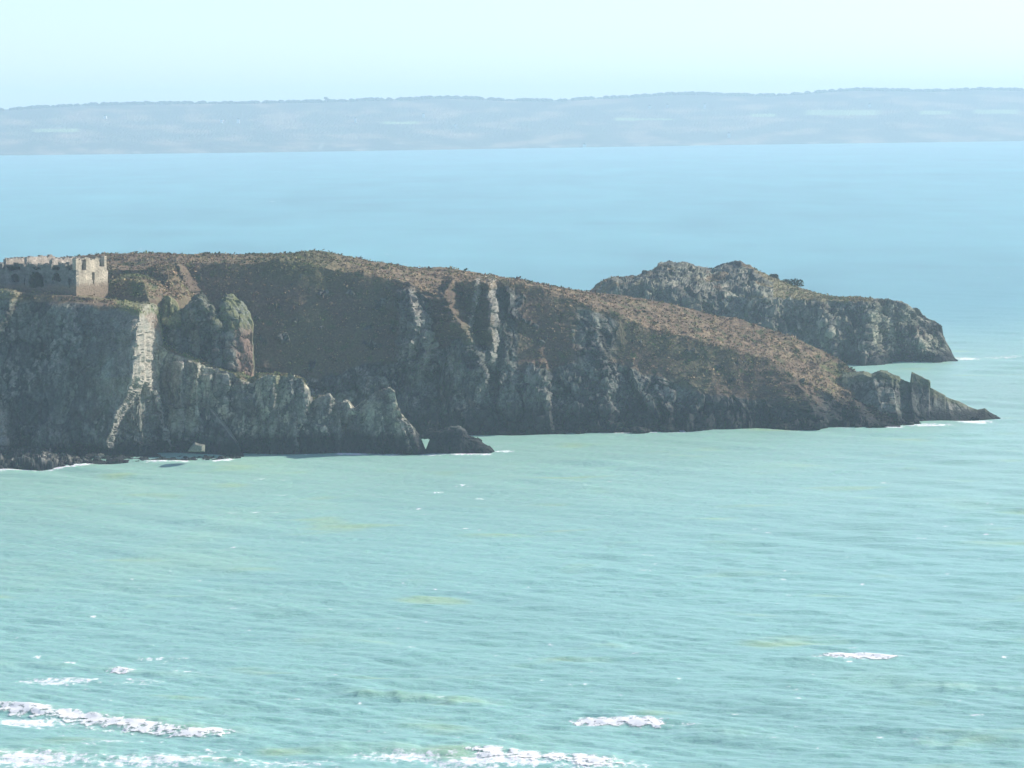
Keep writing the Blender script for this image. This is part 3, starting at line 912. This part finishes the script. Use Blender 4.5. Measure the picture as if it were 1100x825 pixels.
def paint_H(px, py, t, A, rock, n, ids):
    a = fbm(np.stack([px * .018, py * .12, 0 * px], -1), 4, 901)
    wood = np.array([.080, .090, .075])
    field = np.array([.27, .33, .18])
    heath = np.array([.24, .19, .14])
    c = mix(wood[None, None] + 0 * A, heath[None, None], ss(-.1, .3, a))
    c = c * (1 + .5 * fbm(np.stack([px * .05, py * .24, 0 * px], -1), 4, 903)[..., None])
    for cx, cy, rx, ry in ((673, 128, 13, 1.6), (700, 128, 25, 1.0), (820, 124, 14, 1.8), (905, 121, 42, 3.0), (1005, 121, 18, 2.2), (1070, 120, 26, 2.4), (430, 132, 20, 1.4), (60, 140, 26, 2), (1180, 121, 30, 3), (-80, 140, 30, 3)):
        m = (1 - ss(.75, 1.1, np.abs((px - cx) / rx))) * (1 - ss(.75, 1.1, np.abs((py - cy) / ry)))
        c = mix(c, field[None, None], m)
    cl = (1 - ss(.10, .3, t)) * ss(.05, .3, fbm(np.stack([px * .03, px * 0, t * 2], -1), 3, 905))
    c = mix(c, np.array([.34, .30, .25])[None, None], cl * .8)
    c = mix(c, np.array([.28, .27, .24])[None, None], np.exp(-((px - 345 + (py - 157) * .5) / 2.2) ** 2) * np.exp(-((py - 157) / 4) ** 2))
    return c


relief('far_hills', -900, 1800, W_H, B_H, S_H, lambda x: water_y(x, _WH0(x)), lambda x: 160 + 0 * x, lambda x: 900 + 0 * x, 700, paint_H,
       lambda px, py, t, A: 0 * px, seed=950, top_amp=1.6, step=1.5, rstep=1.0, mat=M_FAR, hscale=1.0)
# crowns along the far ridge give it a wooded edge
fx = np.concatenate([rng.uniform(-300, 1400, 900), rng.normal(745, 30, 60), rng.normal(930, 25, 60)])
Vs, Qs, cs = [], [], []
base_n = 0
nu, nv = 5, 8
th = np.linspace(.0, math.pi, nu)[:, None]
ph = np.linspace(0, 2 * math.pi, nv, endpoint=False)[None]
Dd = np.stack([np.sin(th) * np.cos(ph), np.sin(th) * np.sin(ph), np.cos(th) + 0 * ph], -1).reshape(-1, 3)
q4 = grid_quads(nu, nv)
a = np.arange(nu - 1) * nv
q4 = np.concatenate([q4, np.stack([a + nv - 1, a, a + nv, a + 2 * nv - 1], -1)])
for x in fx:
    Y = float(water_y(x, _WH0(x))) + 160 + 900 * .97
    p = at(x, S_H(x) + 1.0, Y)
    r = rng.uniform(3.5, 8.5)
    Vs.append(p + Dd * r * np.array([1.3, 1.3, .8]) * rng.uniform(.8, 1.2, (len(Dd), 1)))
    Qs.append(q4 + base_n)
    base_n += len(Dd)
    cs.append(np.full((len(Dd), 3), 1) * np.array([.04, .05, .03]) * rng.uniform(.7, 1.3))
o = mesh_obj('far_woodland', np.concatenate(Vs), np.concatenate(Qs), M_FAR, attrs={'albedo': np.concatenate(cs)})
tag(o, 'hazy line of trees along the crest of the far shore', 'woodland', kind='stuff')


def slab(c, s):
    x, y, z = c
    a, b, h = s
    return np.array([(x - a, y - b, z), (x + a, y - b, z), (x + a, y + b, z), (x - a, y + b, z), (x - a, y - b, z + h), (x + a, y - b, z + h), (x + a, y + b, z + h), (x - a, y + b, z + h)])


BOXQ = [(0, 3, 2, 1), (4, 5, 6, 7), (0, 1, 5, 4), (1, 2, 6, 5), (2, 3, 7, 6), (3, 0, 4, 7)]


def far_depth(px, py):
    yw, yb, ys = W_H(px), B_H(np.array([px]))[0], S_H(px)
    d0 = float(water_y(px, _WH0(px)))
    if py > yb:
        return d0 + 160 * (yw - py) / (yw - yb)
    return d0 + 160 + 900 * (yb - py) / (yb - ys)


for px, py, w, h in ((113, 127, 3.2, 6), (238, 132, 3.0, 8), (256, 132, 3.2, 9), (382, 131, 2.4, 9), (455, 126, 3.0, 9), (489, 137, 2.6, 8), (698, 116, 3.2, 6), (717, 115, 3.5, 7), (757, 116, 3.2, 10), (934, 115, 3, 8), (783, 147, 3.5, 9), (628, 157, 4, 5)):
    Y = far_depth(px, py) - 10
    p = at(px, py, Y)
    e = empty('white_house', (p[0], p[1], p[2] - 3), 'tiny white house showing as a pale speck on the hazy far shore', 'house', 'white houses on the far shore')
    mesh_obj('wall', slab((0, 0, 0), (w, 5, h + 2)), BOXQ, M_WHITE, e, attrs={'albedo': np.full((8, 3), .8)})
    t0 = h + 2.02
    mesh_obj('roof', [(-w - .3, -5.3, t0), (w + .3, -5.3, t0), (w + .3, 5.3, t0), (-w - .3, 5.3, t0), (0, -5.3, t0 + w * .9), (0, 5.3, t0 + w * .9)],
             [(0, 4, 5, 3), (1, 2, 5, 4), (0, 3, 2, 1)], M_WHITE, e, attrs={'albedo': np.full((6, 3), .1)}, tris=[(0, 1, 4), (2, 3, 5)])
# water tower on the skyline
Y = far_depth(350, 110) - 6
p = at(350, 110.5, Y)
wt = empty('water_tower', tuple(p), 'tiny hazy tower with a wide head standing on the crest of the far shore', 'tower')


def lathe(name, prof, par, col, n=14):
    r = np.array([q[0] for q in prof])[:, None]
    z = np.array([q[1] for q in prof])[:, None]
    ph = np.linspace(0, 2 * math.pi, n, endpoint=False)[None]
    V = np.stack([r * np.cos(ph), r * np.sin(ph), z + 0 * ph], -1).reshape(-1, 3)
    a = np.arange(len(prof) - 1) * n
    Q = np.concatenate([grid_quads(len(prof), n), np.stack([a + n - 1, a, a + n, a + 2 * n - 1], -1)])
    return mesh_obj(name, V, Q, M_WHITE, par, attrs={'albedo': np.full((len(V), 3), 1) * np.array(col)})


lathe('shaft', [(2.2, -6), (1.9, 8)], wt, (.16, .16, .16))
lathe('tank', [(1.9, 8.02), (4.6, 10), (4.8, 13.5), (.1, 14.6)], wt, (.16, .16, .16))

# ----------------------------------------------------------------- sea
SEA_W = []
wr_ = np.random.default_rng(11)
for i in range(70):
    lam = 2.2 * (30 / 2.2) ** (wr_.random() ** 1.35)
    th_ = radians(255) + wr_.normal(0, .38)
    SEA_W.append((2 * math.pi / lam, cos(th_), sin(th_), (.0108 * lam ** .50), wr_.uniform(0, 6.283), lam))

# crest lines: pixel path, height, half width back, half width front, end taper
CRESTS = [
    ([(-260, 728), (0, 756), (60, 764), (130, 774), (200, 784), (255, 787), (320, 790)], .45, 5, 6.0, 60),
    ([(300, 806), (420, 803), (480, 806), (560, 811), (640, 818), (720, 826)], .36, 5, 6.0, 60),
    ([(575, 779), (620, 778), (700, 781), (780, 788), (870, 796)], .3, 4.5, 5, 60),
    ([(840, 708), (880, 707), (950, 708), (1000, 709)], .25, 4, 5, 40),
    ([(330, 741), (380, 746), (440, 751), (520, 757), (570, 758)], .6, 4.5, 2.2, 60),
    ([(950, 736), (1010, 739), (1100, 742), (1300, 752)], .55, 4.5, 2.2, 50),
    ([(-60, 714), (60, 716), (150, 724), (235, 730), (270, 732)], .4, 4.5, 2.2, 60),
    ([(960, 796), (1010, 800), (1060, 801)], .45, 4, 2.2, 35),
    ([(600, 692), (640, 694), (700, 699)], .35, 4, 2.0, 40),
    ([(420, 689), (480, 693), (530, 695)], .35, 4, 2.0, 40),
    ([(-100, 806), (40, 812), (200, 817), (300, 822)], .5, 5, 2.4, 60),
]


def crest_field(px, y):
    z = np.zeros_like(px)
    for path, h, wb, wf, en in CRESTS:
        xs = np.array([p[0] for p in path], float)
        Yp = water_y(xs, np.array([p[1] for p in path], float))
        yc = np.interp(px, xs, Yp)
        w = ss(xs[0], xs[0] + en, px) * (1 - ss(xs[-1] - en, xs[-1], px))
        tb = np.arange(xs[0] - 5, xs[-1] + 5, 1.0)
        w = w * np.interp(px, tb, np.clip(.75 + .8 * fbm(np.stack([tb * .025, tb * 0 + h * 50, tb * 0], -1), 3, 88), .1, 1.3))
        d = y - yc + np.interp(px, tb, 1.5 * fbm(np.stack([tb * .04, tb * 0 + h * 90, tb * 0], -1), 2, 89))
        z = np.maximum(z, h * w * np.where(d > 0, np.exp(-(d / wb) ** 2), np.exp(-(d / wf) ** 2)))
    return z


def sea_z(x, y, px=None, spacing=None):
    if px is None:
        px, _ = proj(x, y, 0 * x)
    mod = .75 + .6 * fbm(np.stack([x * .018, y * .010, 0 * x], -1), 3, 77)
    z = 0
    for kk, cx, sy, am, ph_, lam in SEA_W:
        f = 1 if spacing is None else np.clip(lam / (3.2 * spacing) - .3, 0, 1)
        z = z + am * f * np.sin(kk * (cx * x + sy * y) + ph_)
    return z * mod * 1.0 + crest_field(px, y)


rows = np.concatenate([H * F / (np.arange(147.5, 905, .9) - YH)[::-1]])
rows = np.concatenate([[20, 120, 220, 290, 330], rows[rows < 11900]])
ca = np.concatenate([np.linspace(-.62, -.175, 60)[:-1], np.arange(-.175, .175, 1.35 / F), np.linspace(.175, .62, 60)])
Yg, Ag = np.meshgrid(rows, ca, indexing='ij')
Xg = Ag * Yg
PXs, PYs = proj(Xg, Yg, 0 * Xg)
sp = np.gradient(rows)[:, None] + 0 * Xg
Zg = sea_z(Xg, Yg, PXs, sp)
Pn = np.stack([Xg, Yg, 0 * Xg], -1)

# foam mask (what the water carries): shore wash, surf patches and scattered whitecaps
foam = np.zeros_like(Xg)
wash = fbm(np.stack([Xg * .16, Yg * .05, 0 * Xg], -1), 3, 301)


def shore(W, x0, x1, wid, st, thr):
    global foam
    d = PYs - W(PXs)
    m = np.exp(-((d - .6) / wid) ** 2) * ss(x0 - 4, x0 + 4, PXs) * (1 - ss(x1 - 4, x1 + 4, PXs))
    foam = np.maximum(foam, m * st * ss(thr - .25, thr + .25, wash))


shore(W_L, -200, 258, 1.5, 1.0, -.12)
shore(W_C, 262, 458, 1.4, 1.0, -.1)
shore(W_F, 455, 530, 1.3, .95, -.1)
shore(W_main, 640, 738, 1.2, 1.0, -.25)
shore(W_main, 738, 930, 1.1, .95, .02)
shore(W_I, 850, 1022, 1.0, .85, .0)
for cx, cy, rx, ry, st in ((541, 485, 16, 2.0, 1.0), (560, 482, 14, 1.3, .5), (958, 458, 18, 1.8, 1.1), (1000, 456.5, 34, 2.0, 1.0), (1046, 453, 28, 2.0, 1.1), (1080, 449, 14, 1.3, .6),
                           (1040, 385.5, 22, 1.8, 1.0), (1075, 384, 30, 1.3, .8), (1090, 383, 10, 1.2, .8), (1085, 421, 16, 1.0, .6), (870, 393, 8, .8, .6),
                           (40, 504, 40, 1.6, .7), (60, 732, 60, 6, .75), (150, 733, 50, 5, .55), (130, 722, 22, 2.2, .95), (170, 708, 50, 3, .55), (200, 722, 30, 3, .6),
                           (30, 776, 60, 8, .85), (110, 783, 60, 5, .5), (170, 818, 150, 10, .72), (30, 816, 90, 12, .8), (300, 821, 100, 10, .62), (120, 798, 90, 5, .5), (230, 806, 70, 4, .5), (430, 813, 80, 8, .75), (540, 818, 110, 9, .85), (640, 822, 80, 7, .75),
                           (660, 776, 60, 3.5, .95), (740, 781, 60, 2.2, .55), (830, 795, 22, 2, .7), (400, 785, 90, 4, .4), (330, 790, 60, 3, .45), (990, 793, 20, 2, .5),
                           (915, 707, 52, 3.2, .95), (975, 706, 30, 2, .6), (860, 708, 30, 1.6, .5), (475, 752, 10, 1.5, .8), (590, 692, 8, 1.5, .7), (498, 522, 22, 1.0, .8),
                           (720, 770, 50, 3, .3), (40, 707, 6, 2, .8), (75, 712, 8, 2, .7), (270, 735, 30, 4, .35), (540, 795, 60, 5, .35), (850, 817, 70, 4, .3)):
    m = np.exp(-(((PXs - cx) / rx) ** 2 + ((PYs - cy) / ry) ** 2))
    foam = np.maximum(foam, m * (min(1.05, st * 1.22) if cy > 690 else st))
cap = fbm(np.stack([Xg * .075, Yg * .055, 0 * Xg + 3], -1), 4, 401)
near = ss(330, 420, Yg)
foam = np.maximum(foam, ss(.36, .54, cap) * .66 * near)
far_ = ss(1150, 1600, Yg)
capf = fbm(np.stack([Xg * .055, Yg * .012, 0 * Xg + 9], -1), 3, 411)
foam = np.maximum(foam, ss(.33, .5, capf) * .6 * far_ * (1 - ss(3500, 5500, Yg)))

caps = np.random.default_rng(5)
for i in range(430):
    cx = caps.uniform(-60, 1160)
    v_ = caps.random()
    cy = 178 + 250 * caps.random() if i < 120 else 505 + 300 * caps.random() ** .9
    rx = caps.uniform(1.5, 5) if i < 120 else caps.uniform(2.5, 14)
    ry = .75 if i < 120 else caps.uniform(.7, 1.3)
    st = caps.uniform(.5, .95) * (1.05 if i < 120 else .95)
    i0, i1 = np.searchsorted(rows, [float(water_y(cx, cy + 8)), float(water_y(cx, cy - 8))])
    a0, a1 = np.searchsorted(ca, [(cx - CX - 40) / F, (cx - CX + 40) / F])
    w_ = np.s_[max(0, i0):i1, a0:a1]
    foam[w_] = np.maximum(foam[w_], st * np.exp(-(((PXs[w_] - cx) / rx) ** 2 + ((PYs[w_] - cy) / ry) ** 2)))

# body colour of the water: pale sand shallows near, deeper blue outside
n1 = fbm(np.stack([Xg * .006, Yg * .0022, 0 * Xg], -1), 4, 421)
n2 = fbm(np.stack([Xg * .03, Yg * .02, 0 * Xg], -1), 4, 431)
deep = ss(980, 1350, Yg - .18 * Xg + 220 * n1)
cA = np.array([.285, .530, .47])
cB = np.array([.165, .385, .388])
cG = np.array([.38, .55, .31])
col = mix(cA[None, None], np.array([.315, .535, .45])[None, None], ss(540, 760, Yg + 60 * n1))
col = mix(col, cB[None, None], deep)
col = mix(col, cG[None, None], ss(.08, .5, n2 + .5 * n1) * .22 * (1 - deep))
n3 = fbm(np.stack([Xg * .045, Yg * .07, 0 * Xg], -1), 3, 441)
col = mix(col, cG[None, None], ss(.18, .5, n3) * .75 * (1 - deep))
n5 = fbm(np.stack([Xg * .0035, Yg * .0016, 0 * Xg + 5], -1), 4, 451)
n6 = fbm(np.stack([Xg * .02, Yg * .0032, 0 * Xg + 5], -1), 3, 455)
col = col * (1 + (.28 * n5 + .22 * n6) * deep + .10 * n2 + .16 * fbm(np.stack([Xg * .010 + Yg * .003, Yg * .006, 0 * Xg + 15], -1), 4, 457))[..., None]
sand = np.exp(-((Yg - 905 - .10 * Xg) / 90) ** 2) * ss(40, 150, Xg + 30 * n1)
col = mix(col, np.array([.27, .42, .33])[None, None], sand * .6)
crest = crest_field(PXs, Yg)
col = mix(col, np.array([.40, .60, .36])[None, None], ss(.05, .6, crest) * np.clip(.45 + n3, .1, .8))  # light shining through thin crests, painted as yellow-green water
V = np.stack([Xg, Yg, Zg], -1).reshape(-1, 3)
m, nt, b = new_mat('sea water')
at_ = N(nt, 'ShaderNodeAttribute', attribute_name='albedo')
fo = N(nt, 'ShaderNodeAttribute', attribute_name='foam')
tc = N(nt, 'ShaderNodeTexCoord')
mp = N(nt, 'ShaderNodeMapping')
mp.inputs['Scale'].default_value = (1.0, .55, 1)
L(nt, tc, 'Object', mp, 'Vector')
nz = N(nt, 'ShaderNodeTexNoise', Scale=1.1, Detail=6.0, Roughness=.68)
L(nt, mp, 'Vector', nz, 'Vector')
ma = N(nt, 'ShaderNodeMath', operation='MULTIPLY_ADD')
L(nt, nz, 'Fac', ma, 0)
ma.inputs[1].default_value = 2.3
ma.inputs[2].default_value = -1.70
ad = N(nt, 'ShaderNodeMath', operation='ADD')
L(nt, ma, 'Value', ad, 0)
L(nt, fo, 'Fac', ad, 1)
mr = N(nt, 'ShaderNodeMapRange', interpolation_type='SMOOTHSTEP')
mr.inputs['From Min'].default_value = .0
mr.inputs['From Max'].default_value = .42
L(nt, ad, 'Value', mr, 'Value')
gt = N(nt, 'ShaderNodeMath', operation='MULTIPLY')
g2 = N(nt, 'ShaderNodeMapRange')
g2.inputs['From Min'].default_value = .03
g2.inputs['From Max'].default_value = .2
L(nt, fo, 'Fac', g2, 'Value')
L(nt, mr, 'Result', gt, 0)
L(nt, g2, 'Result', gt, 1)
mx = N(nt, 'ShaderNodeMix', data_type='RGBA')
L(nt, gt, 'Value', mx, 'Factor')
nt.links.new(at_.outputs['Color'], mx.inputs[6])
mx.inputs[7].default_value = (.82, .84, .84, 1)
nt.links.new(mx.outputs[2], b.inputs['Base Color'])
rr = N(nt, 'ShaderNodeMath', operation='MULTIPLY_ADD')
L(nt, gt, 'Value', rr, 0)
rr.inputs[1].default_value = .6
rr.inputs[2].default_value = .32
L(nt, rr, 'Value', b, 'Roughness')
b.inputs['IOR'].default_value = 1.33
b.inputs['Subsurface Weight'].default_value = .6
b.inputs['Subsurface Radius'].default_value = (.5, 1.0, .6)
b.inputs['Subsurface Scale'].default_value = .8
nb_ = N(nt, 'ShaderNodeTexNoise', Scale=.9, Detail=5.0, Roughness=.6)
mp2 = N(nt, 'ShaderNodeMapping')
mp2.inputs['Scale'].default_value = (.55, 1.0, 1)
mp2.inputs['Rotation'].default_value = (0, 0, radians(-12))
L(nt, tc, 'Object', mp2, 'Vector')
L(nt, mp2, 'Vector', nb_, 'Vector')
bp = N(nt, 'ShaderNodeBump', Strength=.7, Distance=.5)
L(nt, nb_, 'Fac', bp, 'Height')
L(nt, bp, 'Normal', b, 'Normal')
M_SEA = m
o = mesh_obj('sea', V, grid_quads(len(rows), len(ca)), M_SEA, smooth=True, attrs={'albedo': col.reshape(-1, 3), 'foam': foam.ravel()})
o['kind'] = 'structure'

# ----------------------------------------------------------------- breakers (tumbling white water)
m, nt, b = new_mat('white water')
at_ = N(nt, 'ShaderNodeAttribute', attribute_name='albedo')
L(nt, at_, 'Color', b, 'Base Color')
b.inputs['Roughness'].default_value = .9
b.inputs['Specular IOR Level'].default_value = .2
tc = N(nt, 'ShaderNodeTexCoord')
bp = N(nt, 'ShaderNodeBump', Strength=.25, Distance=.08)
nz = N(nt, 'ShaderNodeTexNoise', Scale=3.0, Detail=5.0, Roughness=.7)
L(nt, tc, 'Object', nz, 'Vector')
L(nt, nz, 'Fac', bp, 'Height')
L(nt, bp, 'Normal', b, 'Normal')
ed = N(nt, 'ShaderNodeAttribute', attribute_name='cover')
mp = N(nt, 'ShaderNodeMapping')
mp.inputs['Scale'].default_value = (1.0, .6, 1.0)
L(nt, tc, 'Object', mp, 'Vector')
nz = N(nt, 'ShaderNodeTexNoise', Scale=1.0, Detail=5.0, Roughness=.62)
L(nt, mp, 'Vector', nz, 'Vector')
ma = N(nt, 'ShaderNodeMath', operation='MULTIPLY_ADD')
L(nt, nz, 'Fac', ma, 0)
ma.inputs[1].default_value = 2.9
ma.inputs[2].default_value = -1.92
ad = N(nt, 'ShaderNodeMath', operation='ADD')
L(nt, ma, 'Value', ad, 0)
L(nt, ed, 'Fac', ad, 1)
mr = N(nt, 'ShaderNodeMapRange', interpolation_type='SMOOTHSTEP')
mr.inputs['From Min'].default_value = .0
mr.inputs['From Max'].default_value = .45
L(nt, ad, 'Value', mr, 'Value')
tl = N(nt, 'ShaderNodeBsdfTranslucent')
tl.inputs['Color'].default_value = (.9, .92, .92, 1)
tp = N(nt, 'ShaderNodeBsdfTransparent')
m1 = N(nt, 'ShaderNodeMixShader')
m1.inputs[0].default_value = .06
nt.links.new(b.outputs[0], m1.inputs[1])
nt.links.new(tl.outputs[0], m1.inputs[2])
m2 = N(nt, 'ShaderNodeMixShader')
nt.links.new(mr.outputs['Result'], m2.inputs[0])
nt.links.new(tp.outputs[0], m2.inputs[1])
nt.links.new(m1.outputs[0], m2.inputs[2])
nt.links.new(m2.outputs[0], nt.nodes['Material Output'].inputs['Surface'])
M_FOAM = m


def breaker(path, h, wf, wb, seed, label, e0=.1, e1=.25):
    xs = np.array([p[0] for p in path], float)
    n = int((xs[-1] - xs[0]) * 1.3)
    px = np.linspace(xs[0], xs[-1], n)
    py = np.interp(px, xs, [p[1] for p in path])
    Y = water_y(px, py)
    P0 = at(px, py, Y)
    u = (px - xs[0]) / (xs[-1] - xs[0])
    env = ss(0, e0, u) * (1 - ss(1 - e1, 1, u)) * (.8 + .7 * fbm(np.stack([P0[:, 0] * .16, 0 * u, 0 * u + seed], -1), 4, seed))
    env = np.clip(env, 0, 1.25)
    m_ = 44
    t = np.linspace(-1, 1, m_)[:, None]
    wob = 1 + .5 * fbm(np.stack([P0[:, 0] * .35, 0 * u, 0 * u + seed * 3], -1), 4, seed + 2)
    dy = np.where(t < 0, t * wf * (.35 + .65 * env * wob)[None], t * wb * (.5 + .5 * env)[None])
    X = P0[:, 0][None] + 0 * dy
    Yy = Y[None] + dy
    base = sea_z(X, Yy)
    thick = np.clip(1 - np.abs(t + .1) ** 1.3, 0, 1) * env[None] * h
    Z = base + thick
    A = np.stack([X, Yy, Z], -1)
    lump = fbm(A * np.array([.7, .7, .7]), 4, seed + 3, .5)
    A[..., 2] += lump * (.10 * h + .02) * np.clip(thick / h * 1.5, 0, 1) + .03
    A[..., 1] += fbm(A * .7 + 50, 4, seed + 7) * .5
    rag = fbm(A * np.array([.5, .28, 0]) + seed, 4, seed + 9, .6)
    edge = (1 - np.abs(t) ** np.where(t < 0, 1.1, 2.0)) * np.clip(env * 1.4, 0, 1)[None] * 1.02 + .55 * rag
    edge = edge * ss(0, .12, 1 - np.abs(t)) * ss(0, .12, env)[None]
    al = np.full(A.shape, .90) * (1 + .04 * lump[..., None])
    o = mesh_obj('breaking_wave', A.reshape(-1, 3), grid_quads(m_, n), M_FOAM, smooth=True,
                 attrs={'albedo': np.clip(al, .5, .92).reshape(-1, 3), 'cover': edge.ravel()})
    return tag(o, label, 'wave', 'breaking waves in the foreground')


breaker([(-220, 735), (0, 759), (60, 767), (130, 777), (200, 787), (275, 791)], .14, 9.0, 4.0, 1, 'longest white breaker, a thick tumbling roll of foam running in from the left edge', .02, .12)
breaker([(470, 807), (520, 810), (580, 814), (640, 819), (700, 825)], .12, 8.0, 4.5, 2, 'white breaker across the bottom edge with a wide foamy patch to its left', .3, .3)
breaker([(602, 777), (640, 776.5), (690, 779), (745, 782)], .07, 3.6, 4.0, 3, 'thin white breaker curling just above the greenish swell, right of the middle', .25, .4)
breaker([(868, 708), (905, 707), (945, 708), (985, 708)], .07, 3.4, 5.0, 4, 'thin lone white breaker furthest right and furthest out', .3, .4)
breaker([(112, 724), (128, 722), (146, 723)], .10, 4.5, 4.5, 5, 'shortest white breaker, a small foam curl above the long one', .4, .4)

# ----------------------------------------------------------------- haze
x0, x1, y0, y1, z0, z1 = -7800, 7800, -60, 12600, -4.5, 172
V = np.array([(x0, y0, z0), (x1, y0, z0), (x1, y1, z0), (x0, y1, z0), (x0, y0, z1), (x1, y0, z1), (x1, y1, z1), (x0, y1, z1)])
m = bpy.data.materials.new('sea haze')
m.use_nodes = True
nt = m.node_tree
nt.nodes.remove(nt.nodes['Principled BSDF'])
pv = nt.nodes.new('ShaderNodeVolumePrincipled')
pv.inputs['Color'].default_value = (.665, .865, 1.0, 1)
pv.inputs['Density'].default_value = 1.32e-4
pv.inputs['Anisotropy'].default_value = .1
nt.links.new(pv.outputs['Volume'], nt.nodes['Material Output'].inputs['Volume'])
o = mesh_obj('haze', V, BOXQ, m)
o['kind'] = 'stuff'
o['label'] = 'pale blue sea haze fading the far shore'

# ----------------------------------------------------------------- light
EL, AZ = radians(31), radians(68)            # azimuth measured from +Y (view direction) towards +X
d = np.array([cos(EL) * sin(AZ), cos(EL) * cos(AZ), sin(EL)])
sun = bpy.data.lights.new('sun', 'SUN')
sun.energy = 4.6
sun.angle = radians(.5)
sun.color = (1, .94, .85)
so = bpy.data.objects.new('sun', sun)
C.objects.link(so)
from mathutils import Vector, Matrix
so.rotation_euler = Vector(d).to_track_quat('Z', 'Y').to_euler()
so.location = (300, 300, 600)
w = bpy.data.worlds.new('World')
SC.world = w
w.use_nodes = True
nt = w.node_tree
sky = nt.nodes.new('ShaderNodeTexSky')
sky.sky_type = 'NISHITA'
sky.sun_disc = False
sky.sun_elevation = EL
sky.sun_rotation = AZ
sky.altitude = 70
sky.air_density = .5
sky.dust_density = .65
sky.ozone_density = 1.0
bg = nt.nodes['Background']
bg.inputs['Strength'].default_value = .15
nt.links.new(sky.outputs['Color'], bg.inputs['Color'])

# ----------------------------------------------------------------- camera object
cam = bpy.data.cameras.new('camera')
cam.sensor_width = 36
cam.lens = F / 1100 * 36
cam.clip_start = .5
cam.clip_end = 40000
co = bpy.data.objects.new('camera', cam)
C.objects.link(co)
Fw = Vector((0, cos(T), -sin(T)))
Up = Vector((0, sin(T), cos(T)))
Rt = Vector((1, 0, 0))
eu = Rt * CR - Up * SR
ev = Rt * SR + Up * CR
co.matrix_world = Matrix(((eu.x, ev.x, -Fw.x, 0), (eu.y, ev.y, -Fw.y, 0), (eu.z, ev.z, -Fw.z, H), (0, 0, 0, 1)))
SC.camera = co

SC.view_settings.view_transform = 'Standard'
SC.view_settings.look = 'None'
SC.view_settings.gamma = 1
SC.view_settings.exposure = .54
try:
    SC.cycles.use_denoising = True
    SC.cycles.denoiser = 'OPENIMAGEDENOISE'
    SC.cycles.max_bounces = 6
    SC.cycles.diffuse_bounces = 3
    SC.cycles.volume_bounces = 1
    SC.cycles.use_adaptive_sampling = False
except Exception:
    pass
